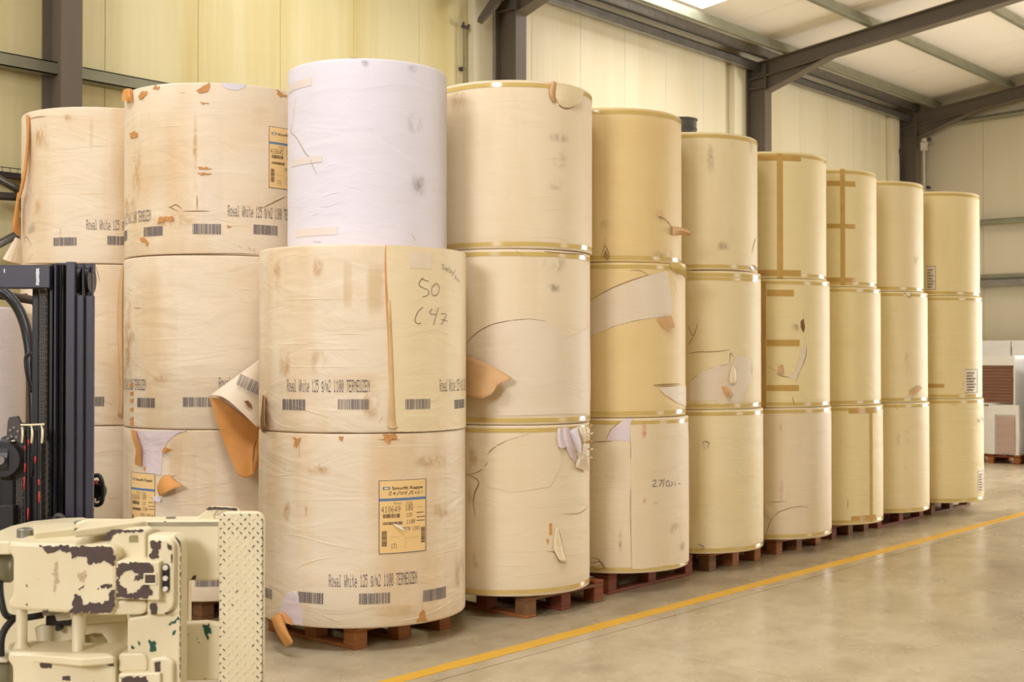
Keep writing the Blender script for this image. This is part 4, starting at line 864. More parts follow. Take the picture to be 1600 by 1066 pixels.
# dark drum standing on a reel
dx, dy = 9.17, 6.05
dr = thing('ribbed_drum', 'dark grey ribbed drum standing on top of a straw coloured reel', 'drum', (dx, dy, 3.459))
prof = [(.0, .001), (.13, .001), (.136, .01), (.136, .09), (.141, .095), (.141, .105), (.136, .11), (.136, .18), (.141, .185), (.141, .195), (.136, .2), (.136, .262), (.144, .267), (.144, .279), (.136, .281), (.126, .27), (0, .268)]
v, f = [], []
for (rr, z) in prof:
    for k in range(32): v.append((rr*math.cos(2*PI*k/32), rr*math.sin(2*PI*k/32), z))
for i in range(len(prof)-1):
    for k in range(32): f.append((i*32+k, i*32+(k+1) % 32, (i+1)*32+(k+1) % 32, (i+1)*32+k))
mesh_obj('drum_shell', v, f, simple('dark_grey_drum_plastic', lin(84, 80, 76), .5), dr)
MB().tube([(0, 0, .268), (0, 0, .279)], .03, 14).build('drum_cap', M['darksteel'], dr)

# ================================================================== PALLETS
def pallet(name, label, x0, x1, y0, y1, z1, mats, along='x', rot=0., group='pallets under the reel stacks', deck=5):
    cx, cy = (x0+x1)/2, (y0+y1)/2
    e = thing(name, label, 'pallet', (cx, cy, 0), rot, group)
    W_, D_ = x1-x0, y1-y0
    if along == 'y': a, b = W_, D_
    else: a, b = D_, W_                       # a = across the boards, b = along the top boards
    T = .022; H_ = z1; bh = H_-3*T
    sh = {}
    def bx(nm, ca, cb, z, la, lb, h, mt):      # centre across/along
        if along == 'y': ex = (la, lb); c = (ca, cb)
        else: ex = (lb, la); c = (cb, ca)
        key = (nm, round(ex[0], 3), round(ex[1], 3), round(h, 3), mt)
        if key not in sh:
            o = MB().box(-ex[0]/2, ex[0]/2, -ex[1]/2, ex[1]/2, 0, h).build(nm, M[mt], e); sh[key] = o.data; bevel(o, .004, 1)
        else:
            o = bpy.data.objects.new(nm, sh[key]); link(o, e); bevel(o, .004, 1)
        o.location = (c[0], c[1], z)
    for k in range(deck): bx('deck_board', -a/2+.05+(a-.1)*k/(deck-1), random.uniform(-.008, .008), H_-T-.001, .1, b, T, random.choice(mats))
    for k in (-1, 0, 1): bx('stringer_board', 0, k*(b/2-.05), H_-2*T-.001, a, .1, T, random.choice(mats))
    for i in (-1, 0, 1):
        for k in (-1, 0, 1): bx('block', i*(a/2-.05), k*(b/2-.05), T, .1, .1, bh, random.choice(mats))
    for i in (-1, 0, 1): bx('bottom_board', i*(a/2-.05), 0, 0, .1, b, T, random.choice(mats))
    return e
pallet('wooden_pallet', 'orange-brown wooden pallet under the labelled front reel', 4.94, 5.74, 5.50, 6.30, .143, ['wood'], 'y')
pallet('wooden_pallet', 'wooden pallet under the stack right behind the clamp', 4.84, 5.64, 6.85, 7.65, .143, ['greywood'], 'y')
pallet('wooden_pallet', 'wooden pallet under the stack behind the forklift mast', 4.78, 5.58, 8.1, 8.9, .143, ['greywood'], 'y')
pallet('wooden_pallet', 'wooden pallet hidden under the short pale reels at far left', 3.52, 4.32, 8.25, 9.05, .143, ['greywood'], 'y')
pallet('wooden_pallet', 'brown wooden pallet with split corner, next right of the front pallet', 6.27, 7.07, 5.31, 6.11, .154, ['redwood', 'wood', 'greywood'], 'y', -.03)
pallet('wooden_pallet', 'reddish wooden pallet with a long low board, under the buff stack', 7.28, 8.37, 5.42, 6.22, .157, ['redwood'], 'x')
pallet('wooden_pallet', 'light brown wooden pallet under the stack with the dark drum', 8.58, 9.38, 5.40, 6.20, .159, ['wood', 'greywood'], 'y')
pallet('wooden_pallet', 'brown wooden pallet under the first taped stack', 9.68, 10.48, 5.42, 6.22, .143, ['wood', 'greywood'], 'y')
pallet('wooden_pallet', 'dark wooden pallet in shadow under the second taped stack', 10.85, 11.62, 5.50, 6.30, .143, ['greywood', 'redwood'], 'y')
pallet('wooden_pallet', 'reddish wooden pallet under the second stack from the far end', 11.82, 12.92, 5.50, 6.30, .143, ['redwood'], 'x')
pallet('wooden_pallet', 'grey-brown wooden pallet under the last reel stack', 13.22, 14.32, 5.54, 6.34, .149, ['greywood'], 'x')

# ================================================================== FAR WRAPPED LOADS
def load(name, lab, X, Y, z0, w_, d_, h_, rot, style):
    e = thing(name, lab, 'wrapped load', (X, Y, z0), rot, 'wrapped loads at the end wall')
    def lump(nm, x0, x1, y0, y1, za, zb, mt, amp=.006, seg=6):
        bm = bmesh.new(); bmesh.ops.create_cube(bm, size=1); bmesh.ops.subdivide_edges(bm, edges=bm.edges, cuts=seg, use_grid_fill=True)
        for vv in bm.verts:
            p = Vector((x0+(vv.co.x+.5)*(x1-x0), y0+(vv.co.y+.5)*(y1-y0), za+(vv.co.z+.5)*(zb-za)))
            p += Vector((noise.noise(p*5+Vector((X, 0, 0))), noise.noise(p*5+Vector((0, Y, 3))), 0))*amp; vv.co = p
        me = bpy.data.meshes.new(nm); bm.to_mesh(me); bm.free(); me.materials.append(M[mt])
        return link(bpy.data.objects.new(nm, me), e)
    if style == 'brown':
        n = 12
        for k in range(n):
            j = random.uniform(-.012, .012)
            lump('board_layer', -w_/2+.02+j, w_/2-.035+j, -d_/2+.02, d_/2-.02, .02+k*(h_*.78)/n, .02+(k+.9)*(h_*.78)/n, 'cardbrown', .003, 2)
        lump('wrap_top', -w_/2, w_/2, -d_/2, d_/2, h_*.80, h_, 'plasticwhite')
        lump('wrap_end', w_/2-.02, w_/2, -d_/2, d_/2, .0, h_*.8, 'plasticwhite', .003)
    elif style == 'pink':
        lump('wrapped_body', -w_/2, w_/2-.04, -d_/2+.03, d_/2-.03, .0, h_-.03, 'plasticwhite')
        lump('board_stack', w_/2-.36, w_/2-.06, -d_/2+.01, -d_/2+.06, .02, h_*.76, 'cardpink', .006)
        lump('corner_board', w_/2-.47, w_/2-.38, -d_/2-.0, -d_/2+.07, .0, h_*.98, 'plasticwhite', .008)
        lump('wrap_top', w_/2-.47, w_/2, -d_/2, d_/2, h_*.80, h_, 'plasticwhite')
        lump('wrap_end', w_/2-.05, w_/2, -d_/2, d_/2, .0, h_*.8, 'plasticwhite', .008)
    else:
        lump('wrapped_body', -w_/2, w_/2, -d_/2, d_/2, 0, h_-.02, 'plasticwhite', .01)
        lump('wrap_top', -w_/2-.005, w_/2+.005, -d_/2-.005, d_/2+.005, h_-.12, h_, 'plasticwhite', .01)
        for k in range(2): lump('strap', -w_/2-.014, w_/2+.014, -d_/2-.014, d_/2+.014, h_*(.3+.35*k), h_*(.3+.35*k)+.015, 'offwhite', .0, 1)
    return e
RV = Vector((RT.x, RT.y)); FV = Vector((math.cos(YAW), math.sin(YAW)))
def at(px, depth):
    q = FV*depth + RV*((px-800)/F*depth); return q.x, q.y
def floor_depth(py): return CAMH*F/(py-557.35)
d0 = 19.95
zz = lambda py, dep: CAMH+(557.35-py)/F*dep
cx0, cy0 = at(1586, d0)
for nm, (yo, style_lo, style_hi, top, mid, lab) in {'a': (0., 'pink', 'brown', 556, 633, ('white wrapped load with a pinkish window, on the far pallet', 'brown layered boards under white wrap, stacked on the pinkish load')),
        'b': (-1.06, 'plain', 'plain', 558, 640, ('plain white wrapped load at the right picture edge, lower', 'plain white wrapped load at the right picture edge, upper'))}.items():
    wd = .92; cx, cy = cx0+.4, cy0+wd/2+yo
    pallet('wooden_pallet', 'pale wooden pallet under the ' + ('pinkish wrapped load by the end wall' if nm == 'a' else 'plain white loads at the right edge'), cx-.4, cx+.4, cy-wd/2-.06, cy+wd/2-.06, .144, ['wood', 'redwood'], 'x', 0, 'pallets by the end wall')
    zm = zz(mid, d0); zt = zz(top, d0)
    load('wrapped_load', lab[0], cx, cy-.06, .144, wd-.02, .78, zm-.144, -PI/2, style_lo)
    load('wrapped_load', lab[1], cx, cy, zm+.002, wd-.02, .78, zt-zm, -PI/2, style_hi)
for k in range(4):
    load('tall_white_load', ['tall white wrapped load against the end wall, just right of the last reels', 'tall white wrapped load against the end wall, second from the reels', 'tall white wrapped load against the end wall, out of view at right', 'tall white wrapped load farthest right along the end wall'][k], 23.0, 8.6-1.25*k, 0.0, 1.0, 1.22, 1.98, 0, 'plain')

# ================================================================== SMALL WALL FITTINGS
def fix(name, lab, cat): return thing(name, lab, cat)
e = fix('wall_pipe', 'thin capped standpipe on the wall left of the middle column', 'pipe')
p = wallpt(727, 45, 10.42)
MB().tube([(p.x, 10.44, p.z-1.2), (p.x, 10.44, p.z+.02)], .014, 10).build('pipe', M['galvgreen'], e)
MB().tube([(p.x-.05, 10.42, p.z+.02), (p.x+.05, 10.42, p.z+.02)], .022, 10).build('valve', M['darksteel'], e)
MB().tube([(p.x-.045, 10.40, p.z+.07), (p.x-.045, 10.42, p.z)], .016, 8).build('valve_knob', M['darksteel'], e)
MB().tube([(p.x+.045, 10.40, p.z+.06), (p.x+.045, 10.42, p.z)], .016, 8).build('valve_knob', M['darksteel'], e)
MB().box(p.x-.03, p.x+.03, 10.44, 10.5, p.z-.5, p.z-.46).build('pipe_clip', M['darksteel'], e)
e = fix('security_camera', 'white security camera on its junction box by the corner column', 'camera')
q = xpt(1441, 224, 23.45)
bevel(MB().box(q.x-.05, q.x+.05, q.y-.09, q.y+.02, q.z-.14, q.z+.02).build('junction_box', M['offwhite'], e), .01)
MB().tube([(q.x-.02, q.y-.02, q.z+.06), (q.x-.12, q.y-.10, q.z+.05)], .035, 14).build('camera_body', M['offwhite'], e)
MB().tube([(q.x-.10, q.y-.17, q.z+.04), (q.x-.14, q.y-.21, q.z+.035)], .04, 14).build('camera_hood', M['darksteel'], e)
MB().tube([(q.x-.05, q.y-.05, q.z+.055), (q.x-.12, q.y-.19, q.z+.04)], .03, 14).build('camera_barrel', M['offwhite'], e)
MB().tube([(q.x, q.y-.035, q.z-1.9), (q.x, q.y-.035, q.z-.13)], .014, 8).build('conduit', M['offwhite'], e)
MB().tube([(q.x-.02, q.y-.09, q.z-.85), (q.x-.02, q.y-.16, q.z-.87)], .03, 8).build('conduit_clip', M['darksteel'], e)
q = wallpt(1407, 245, 10.36)
e = fix('rope_cleat', 'dark hanging cable loop beside the corner column', 'cable')
MB().tube(spline([(q.x, 10.38, q.z+.1), (q.x+.03, 10.36, q.z-.1), (q.x+.10, 10.36, q.z-.3), (q.x+.06, 10.36, q.z-.45)]), .02, 8).build('cable', M['darksteel'], e)
MB().box(q.x-.04, q.x+.04, 10.38, 10.5, q.z+.06, q.z+.16).build('cable_bracket', M['darksteel'], e)
e = fix('cable_tray', 'wire mesh cable tray on the wall at the left picture edge', 'cable tray')
p0 = wallpt(-60, 255, 10.35); p1 = wallpt(34, 268, 10.35)
for dz in (0, .04, .08):
    MB().tube([(START_X+.2, 10.36, p1.z-.06+dz), (p1.x+1.2, 10.36, p1.z-.06+dz)], .004, 6).build('tray_wire', M['darksteel'], e)
k = p1.x-2.2
while k < p1.x+1.2:
    MB().tube([(k, 10.36, p1.z+.02), (k, 10.36, p1.z-.06), (k, 10.46, p1.z-.06)], .003, 5).build('tray_rib', M['darksteel'], e); k += .07
MB().box(p1.x-2.2, p1.x+1.2, 10.37, 10.49, p1.z-.055, p1.z-.02).build('tray_cables', M['darksteel'], e)
e = thing('steel_bracing', 'grey tubular steel bracing with slanting arms at the left picture edge', 'bracing', wallpt(-40, 304, 10.26)); o0 = e.location.copy()
for n_, (a_, b_, rad) in enumerate((((-40, 258), (45, 306), .035), ((-40, 304), (45, 309), .035), ((-40, 402), (45, 357), .035))):
    a = wallpt(*a_, 10.26)-o0; b = wallpt(*b_, 10.26)-o0
    dvec = (b-a); a = a-dvec*2.2; b = b+dvec*.2
    MB().tube([a, b], rad, 12).build('brace_tube', M['galv' if n_ != 1 else 'darksteel'], e, True)
    for c in (a, b): MB().box(c.x-.06, c.x+.06, c.y-.02, c.y+.23, c.z-.06, c.z+.06).build('brace_plate', M['steel'], e)
# gusset brace left of the middle column
e = thing('knee_brace', 'short brown-grey knee brace left of the middle column head', 'brace', (11.66, 10.2, 5.9))
a = wallpt(750, 33, 10.2)-Vector((11.66, 10.2, 5.9)); b = wallpt(790, -18, 10.2)-Vector((11.66, 10.2, 5.9))
MB().tube([a, a.lerp(b, .5), b], [.05, .075, .085], 4).build('brace_bar', M['steel'], e)

# ================================================================== FORKLIFT WITH REEL CLAMP
D0 = 5.7; L0 = (-40-800)/F*D0
fx = FV*D0 + RV*L0
fk = thing('forklift', 'dark navy forklift mast carrying a chipped cream reel clamp, at lower left', 'forklift', (fx.x, fx.y, 0), YAW-PI/2)
def lp(px, py, d):                         # picture position at a depth -> forklift coordinates (x sideways, y away, z up)
    z = CAMH+(557.35-py)/F*d
    return Vector(((px-800)/F*d-L0, d-D0, z))
def lz(px, py, z):                         # picture position on a horizontal plane of height z
    d = (CAMH-z)*F/(py-557.35); return lp(px, py, d)
def box_px(name, x0, y0, x1, y1, d, t, mat, parent, bv=.004, zlow=None):
    a = lp(x0, y1, d); b = lp(x1, y0, d)
    z0 = a.z if zlow is None else zlow
    return bevel(MB().box(a.x, b.x, a.y, a.y+t, z0, b.z).build(name, M[mat], parent), bv)
def plate(name, px, d, t, mat, parent, bv=.005, rnd=0.):
    P = [lp(x, y, d) for x, y in px]
    if rnd:
        Q = []
        for i, p in enumerate(P):
            a = (P[i-1]-p); b = (P[(i+1) % len(P)]-p); r1 = min(rnd, a.length*.45); r2 = min(rnd, b.length*.45)
            pa = p+a.normalized()*r1; pb = p+b.normalized()*r2
            for k in range(5):
                u = k/4; Q.append(pa*(1-u)**2+p*2*u*(1-u)+pb*u*u)
        P = Q
    return bevel(MB().prism(P, (0, t, 0)).build(name, M[mat], parent), bv)
def chip(px, d, parent, mat='chip', jag=.004, name='chipped_paint', proud=.0015):
    P = [lp(x, y, d) for x, y in px]; Q = []
    for i, p in enumerate(P):
        q = P[(i+1) % len(P)]; n = max(1, int((q-p).length/.007))
        for k in range(n):
            v = p.lerp(q, k/n)
            if k: v += Vector((random.gauss(0, jag), 0, random.gauss(0, jag)))
            Q.append(v)
    v2, e2, f2, *_ = delaunay_2d_cdt([Vector((p.x, p.z)) for p in Q], [], [list(range(len(Q)))], 1, 1e-6)
    yb = lp(0, 0, d).y-proud
    return mesh_obj(name, [(p.x, yb, p.y) for p in v2], [tuple(q) for q in f2], mat, parent)
def tubepx(name, pts, rad, mat, parent, seg=12, sm=True):
    P = [lp(*p) for p in pts]
    return MB().tube(spline(P, 6) if sm and len(P) > 2 else P, rad, seg).build(name, M[mat], parent, True)
# ---- mast
mast = MB().box(lp(78, 0, 5.74).x, lp(103, 0, 5.74).x, lp(0, 0, 5.80).y, lp(0, 0, 5.80).y+.02, .09, lp(0, 411, 5.8).z).build('mast', M['charcoal'], fk)
for nm, xa, xb, top, d, t, mt in (('mast_channel', 77, 82, 412, 5.74, .08, 'charcoal'), ('mast_channel', 84, 87.5, 412, 5.72, .10, 'navy'), ('mast_channel', 92, 95, 412, 5.75, .06, 'charcoal'), ('mast_flange', 102.5, 116.5, 409, 5.66, .03, 'navy'), ('mast_flange', 117.5, 130.5, 461, 5.68, .03, 'navy'), ('mast_flange', 131.5, 146, 462, 5.70, .02, 'navy'), ('mast_flange', 127.5, 130.5, 411, 5.69, .02, 'navy'), ('mast_flange', 142, 144.5, 411, 5.71, .02, 'navy')):
    box_px(nm, xa, top, xb, 1000, d, t, mt, mast, .003, .09)
for xa, xb in ((-400, -330),): box_px('mast_flange', xa, 412, xb, 1000, 5.68, .14, 'navy', mast, .003, .09)
box_px('mast_crossbeam', -400, 414, 77.5, 450, 5.70, .10, 'navy', mast, .004)
box_px('mast_crossbeam', -400, 900, 147, 935, 5.80, .10, 'navy', mast, .004)
box_px('mast_top_cap', 129, 412, 147, 426, 5.75, .02, 'navy', mast, .003)
box_px('mast_back_plate', 103, 412, 143, 1000, 5.76, .02, 'charcoal', mast, .003, .09)
chip([(56, 420), (61, 419), (61, 446), (56, 446)], 5.70, mast, 'chrome', .001, 'scrape_mark'); chip([(5, 421), (8, 420), (8, 426), (5, 426)], 5.70, mast, 'chrome', .001, 'scrape_mark')
for cx_, rad in ((122.5, .062), (135.5, .063)):
    c = lp(cx_, 437, 5.74); MB().tube([(c.x-.013, c.y+.03, c.z), (c.x-.009, c.y+.03, c.z), (c.x+.009, c.y+.03, c.z), (c.x+.013, c.y+.03, c.z)], [rad, rad*.9, rad*.9, rad], 28).build('chain_sheave', M['charcoal'], mast)
box_px('inner_rail', 50, 450, 60, 1000, 5.82, .06, 'charcoal', mast, .003, .3)
box_px('inner_rail', 72, 450, 78, 1000, 5.84, .04, 'charcoal', mast, .003, .3)
def chain(name, xc, y0, y1, d, parent, wpx=9, pitch=5.0):
    m = MB(); y = y0; k = 0; s = F/d
    while y < y1:
        for j in range(3):
            w_ = wpx/s; off = (j-1)*w_*.36 + (w_*.1 if k % 2 else 0); a = lp(xc, y, d)
            m.box(a.x+off-w_*.13, a.x+off+w_*.13, a.y+(.003 if k % 2 else 0), a.y+.018, a.z-pitch*1.05/s, a.z)
        a = lp(xc, y+pitch*.5, d); m.tube([(a.x-wpx*.55/s, a.y+.008, a.z), (a.x+wpx*.55/s, a.y+.008, a.z)], .0065, 6)
        y += pitch; k += 1
    return m.build(name, M['charcoal'] if name != 'lift_chain' else M['darksteel'], parent)
chain('lift_chain', 66, 452, 830, 5.78, mast); 
# carriage hose group
car = box_px('carriage', -90, 812, 78, 860, 5.60, .12, 'charcoal', fk, .006)
chain('lift_chain', 70, 690, 822, 5.56, car, 8); chain('lift_chain', 31, 690, 822, 5.55, car, 10)
c = lp(15, 716, 5.58); MB().tube([(c.x-.02, c.y, c.z), (c.x-.018, c.y, c.z), (c.x+.03, c.y, c.z), (c.x+.032, c.y, c.z)], [.085, .098, .098, .085], 30).build('hose_sheave', M['charcoal'], car)
MB().tube([(c.x-.03, c.y, c.z), (c.x+.05, c.y, c.z)], .014, 10).build('sheave_pin', M['chrome'], car)
c = lp(15, 716, 5.57)
MB().tube([(c.x, c.y-.1, c.z), (c.x, c.y-.08, c.z)], .02, 12).build('sheave_hub', M['chrome'], car)
MB().tube([(c.x, c.y-.075, c.z), (c.x, c.y+.02, c.z)], [.075, .075], 28).build('sheave_disc', M['black'], car)
pl = plate('bolt_bracket', [(12, 660), (14, 652), (28, 650), (33, 662), (35, 690), (31, 694), (24, 689), (10, 690)], 5.54, .02, 'darksteel', car, .003)
for bx_, by_ in ((17, 672), (23, 668), (29, 674), (19, 682), (27, 683), (14, 685)):
    b = lp(bx_, by_, 5.54); MB().tube([(b.x, b.y-.006, b.z), (b.x, b.y+.002, b.z)], .006, 8).build('bolt', M['chrome'], pl)
for i, xh in enumerate((40, 45.5, 57, 62)):
    tubepx('hydraulic_hose', [(xh-8, 668, 5.66), (xh-5, 663, 5.60), (xh-1.5, 668, 5.55), (xh, 690, 5.53), (xh, 740, 5.53), (xh+.5, 825, 5.53)], .0075, 'black', car)
for xh, ya, yb in ((40.5, 697, 704), (46, 687, 696), (41, 724, 738), (57, 713, 724), (62.5, 749, 758), (63, 768, 785), (46, 794, 812), (40, 745, 765)):
    tubepx('hose_marking', [(xh-1, ya, 5.522), (xh-1, yb, 5.522)], .0035, 'red', car, 6, False)
for px_ in (36, 51, 67):
    tubepx('hose_retainer', [(px_-2, 666, 5.60), (px_-.5, 670, 5.53), (px_, 680, 5.51), (px_-1, 692, 5.52)], .005, 'machine', car, 8)
tubepx('retainer_bar', [(33, 664, 5.52), (50, 664, 5.52), (70, 663, 5.52)], .004, 'machine', car, 8)
tubepx('retainer_bar', [(9, 690, 5.53), (24, 689, 5.53)], .004, 'offwhite', car, 8)
box_px('hose_block', 46, 745, 54, 822, 5.55, .03, 'navy', car, .003); box_px('hose_block', 0, 790, 22, 822, 5.5, .05, 'charcoal', car, .003)
box_px('lift_cylinder', 0, 728, 24, 830, 5.66, .08, 'charcoal', car, .01)
tubepx('lift_piston', [(84, 822, 5.6), (88, 808, 5.6), (96, 806, 5.6), (102, 815, 5.6), (104, 828, 5.6)], .012, 'darksteel', car)
r_ = R_['Z2']
# ---- cab, guard, wheels (mostly hidden)
body = bevel(MB().box(-.95, -.28, .45, 1.65, .25, 1.0).build('chassis', M['navy'], fk), .04)
bevel(MB().box(-.9, -.33, 1.05, 1.7, 1.0, 1.2).build('counterweight', M['charcoal'], body), .05)
bevel(MB().box(-.85, -.4, .75, 1.0, 1.0, 1.12).build('seat', M['black'], body), .03)
g = tubepx('overhead_guard_post', [(-20, 452, 6.25), (2, 455, 6.25), (18, 468, 6.25), (33, 492, 6.22), (43, 525, 6.18), (49, 570, 6.15), (53, 640, 6.12), (55, 760, 6.1), (55, 900, 6.1)], .026, 'charcoal', fk)
for xg in (-.95, -.33): MB().tube([(xg, .55, 2.04), (xg, 1.6, 2.02), (xg, 1.66, 1.95), (xg, 1.66, 1.0)], .025, 10).build('overhead_guard_rail', M['charcoal'], fk, True)
for k in range(5): MB().tube([(-.95, .6+k*.22, 2.04), (-.33, .6+k*.22, 2.04)], .014, 8).build('overhead_guard_bar', M['charcoal'], fk, True)
tubepx('grab_handle', [(50, 553, 6.1), (44, 554, 6.08), (40.5, 562, 6.08), (43, 585, 6.08), (50, 612, 6.1)], .010, 'charcoal', fk)
for (wx, wy, rad) in ((.22, .30, .30), (-.95, .30, .30), (-.45, 1.5, .22), (-.85, 1.5, .22)):
    wh = MB().tube([(wx-.1, wy, rad), (wx-.085, wy, rad), (wx+.085, wy, rad), (wx+.1, wy, rad)], [rad*.88, rad, rad, rad*.88], 30).build('wheel', M['black'], fk)
    MB().tube([(wx-.105, wy, rad), (wx+.105, wy, rad)], rad*.5, 20).build('wheel_hub', M['machine'], wh)
MB().tube([(-.95, .30, .30), (.22, .30, .30)], .06, 12).build('axle', M['charcoal'], fk)
hl = tubepx('work_lamp', [(147, 744, 5.9), (155, 743, 5.88), (160, 752, 5.86), (162, 768, 5.86), (160, 784, 5.86), (154, 789, 5.88), (147, 788, 5.9)], .010, 'black', fk)
a = lp(151, 767, 5.9); MB().tube([(a.x, a.y-.02, a.z), (a.x, a.y, a.z), (a.x, a.y+.06, a.z)], [.035, .05, .03], 20).build('lamp_housing', M['charcoal'], hl)
box_px('lamp_reflector', 147, 752, 152, 757, 5.86, .01, 'red', hl, .001); box_px('lamp_plate', 147, 779, 150, 785, 5.86, .01, 'offwhite', hl, .001)

# ---- clamp
cl = thing('tmp', None, None); cl.name = 'reel_clamp'; cl.parent = fk
cl['label'] = 'cream painted reel clamp with chipped arms and a tread plate pad'
ZT = .975
def slab(name, px, z, t, mat, parent, bv=.006):
    P = [lz(x, y, z) for x, y in px]
    return bevel(MB().prism(P, (0, 0, -t)).build(name, M[mat], parent), bv)
fr = bevel(MB().box(lp(-60, 0, 5.2).x, lp(150, 0, 5.2).x, lp(0, 0, 5.25).y, lp(0, 0, 5.25).y+.27, .22, .90).build('clamp_frame', M['machine'], cl), .01)
slab('frame_top_plate', [(-40, 846), (15, 846), (60, 842), (140, 840), (185, 832), (150, 812), (132, 808), (100, 809), (50, 814), (16, 822), (-40, 845)], ZT+.015, .05, 'machine', fr)
slab('frame_rib', [(55, 832), (118, 825), (118, 816), (52, 818)], ZT+.045, .05, 'machine', fr)
for bx_, by_, rr in ((40, 825, .03), (127, 814, .026)):
    b = lz(bx_, by_, ZT+.05); MB().tube([(b.x, b.y, b.z-.04), (b.x, b.y, b.z-.004), (b.x, b.y, b.z)], [rr, rr, rr*.8], 18).build('pivot_pin', M['galv'], fr)
def arm(dy, dd):
    s_ = 5.0/4.75
    a = plate('clamp_arm', [(14, 847+dy), (60, 849+dy), (120, 851+dy), (172, 851+dy), (183, 860+dy), (183, 948+dy), (176, 958+dy), (100, 957+dy), (58, 955+dy), (14, 951+dy), (14, 938+dy), (21, 930+dy), (21, 870+dy), (13, 862+dy)], 4.78+dd, .20, 'machine', cl, .014, .02)
    return a
a1 = arm(0, 0)
for pgn in (((62, 852), (100, 852), (150, 854), (176, 854), (182, 868), (181, 880), (176, 884), (168, 878), (155, 879), (140, 882), (138, 874), (132, 870), (122, 868), (114, 873), (112, 862), (104, 864), (96, 858), (92, 860), (80, 864), (74, 862)), ((118, 932), (121, 927), (128, 929), (131, 938), (131, 944), (145, 941), (160, 943), (165, 938), (172, 937), (171, 928), (176, 921), (182, 920), (182, 946), (175, 957), (108, 957), (113, 951), (114, 944)), ((158, 915), (166, 912), (176, 911), (177, 916), (160, 919)), ((124, 920), (130, 916), (134, 913), (132, 918), (126, 922)), ((42, 944), (44, 942), (46, 944), (44, 946)), ((69, 952), (76, 951), (78, 956), (68, 957))): chip(pgn, 4.78, a1, jag=.0035)
for pgn in (((86, 880), (92, 876), (93, 900), (88, 925), (85, 915)), ((122, 900), (136, 890), (138, 897), (128, 908))): chip(pgn, 4.78, a1, 'scuff', .004, 'rust_scuff', .001)
b = lz(65, 846, ZT+.012); MB().tube([(b.x, b.y+.03, b.z-.03), (b.x, b.y+.03, b.z)], .026, 16).build('pivot_pin', M['galv'], a1)
a2 = arm(170, .02)
for pgn in (((64, 1036), (72, 1030), (84, 1037), (82, 1044), (66, 1042)), ((86, 1031), (110, 1033), (134, 1035), (132, 1037), (90, 1035)), ((100, 1055), (112, 1055), (112, 1063), (100, 1062)), ((165, 1034), (176, 1035), (180, 1040), (170, 1038))): chip(pgn, 4.80, a2, jag=.002)
lk = plate('link_box', [(183, 877), (250, 877), (250, 938), (183, 935)], 4.75, .16, 'machine', cl, .005)
chip([(184, 879), (236, 879), (242, 890), (238, 897), (229, 895), (224, 905), (210, 908), (218, 896), (208, 890), (196, 893), (189, 900), (188, 912), (196, 918), (200, 928), (215, 925), (222, 915), (228, 912), (236, 915), (240, 928), (232, 935), (184, 933)], 4.75, lk, jag=.003)
ring = MB(); xa, xb, za, zb = lp(226, 0, 4.75).x, lp(247, 0, 4.75).x, lp(0, 913, 4.75).z, lp(0, 895, 4.75).z; yy = lp(0, 0, 4.75).y
for bb in ((xa, xb, zb-.006, zb), (xa, xb, za, za+.006), (xa, xa+.006, za, zb), (xb-.006, xb, za, zb)): ring.box(bb[0], bb[1], yy-.006, yy+.01, bb[2], bb[3])
bevel(ring.build('slot_rim', M['machine'], lk), .002); chip([(229, 898), (244, 898), (244, 911), (229, 911)], 4.749, lk, 'chip', 0, 'slot_shade')  # flat dark patch painted as the shade inside the slot
bk = plate('upper_bracket', [(172, 846), (178, 836), (190, 829), (222, 828), (228, 831), (229, 876), (183, 876), (183, 860)], 4.86, .12, 'machine', cl, .008)
chip([(160, 842), (168, 832), (178, 827), (226, 828), (224, 831), (185, 832), (176, 838), (170, 845)], 4.86, bk, jag=.002); chip([(203, 838), (207, 836), (217, 836), (217, 847), (203, 847)], 4.86, bk, 'olive', 0, 'bracket_window_shade')  # olive patch paints the shade of the bracket's small opening
mp_ = plate('pad_mount_plate', [(231, 836), (272, 836), (284, 846), (284, 1150), (200, 1150), (200, 965), (231, 960)], 4.82, .10, 'machine', cl, .010)
rp = plate('mount_rib', [(231, 842), (266, 842), (273, 850), (273, 945), (262, 960), (231, 960)], 4.79, .04, 'machine', mp_, .008, .015)
chip([(236, 846), (254, 846), (252, 855), (248, 866), (249, 872), (236, 872), (234, 866), (240, 858)], 4.79, rp, jag=.003); chip([(236, 943), (246, 942), (248, 950), (246, 960), (238, 960)], 4.79, rp, jag=.002)
chip([(262, 848), (269, 852), (270, 862), (264, 858)], 4.79, rp, jag=.002); chip([(268, 865), (271, 866), (270, 880), (268, 878)], 4.79, rp, jag=.001)
chip([(274, 837), (283, 846), (284, 865), (281, 850), (276, 842)], 4.82, mp_, jag=.001)
for ya in range(870, 1060, 12): chip([(282.3, ya), (284, ya-2), (284, ya+9), (282.6, ya+7)], 4.82, mp_, jag=.0008)
bp = plate('bolt_plate', [(255, 884), (260, 880), (265, 884), (265.5, 922), (260.5, 926), (255.5, 922)], 4.78, .02, 'charcoal', cl, .003, .01)
for by_ in (886.5, 903, 919.5):
    b = lp(260, by_, 4.78); MB().tube([(b.x, b.y-.010, b.z), (b.x, b.y-.008, b.z), (b.x, b.y+.004, b.z)], [.008, .010, .010], 12).build('bolt', M['offwhite'], bp)
plate('lower_bracket', [(172, 938), (231, 938), (231, 952), (224, 960), (172, 960)], 4.80, .10, 'machine', cl, .008, .02)
chip([(258, 957), (272, 952), (279, 948), (268, 956), (262, 960)], 4.79, mp_, jag=.001); 
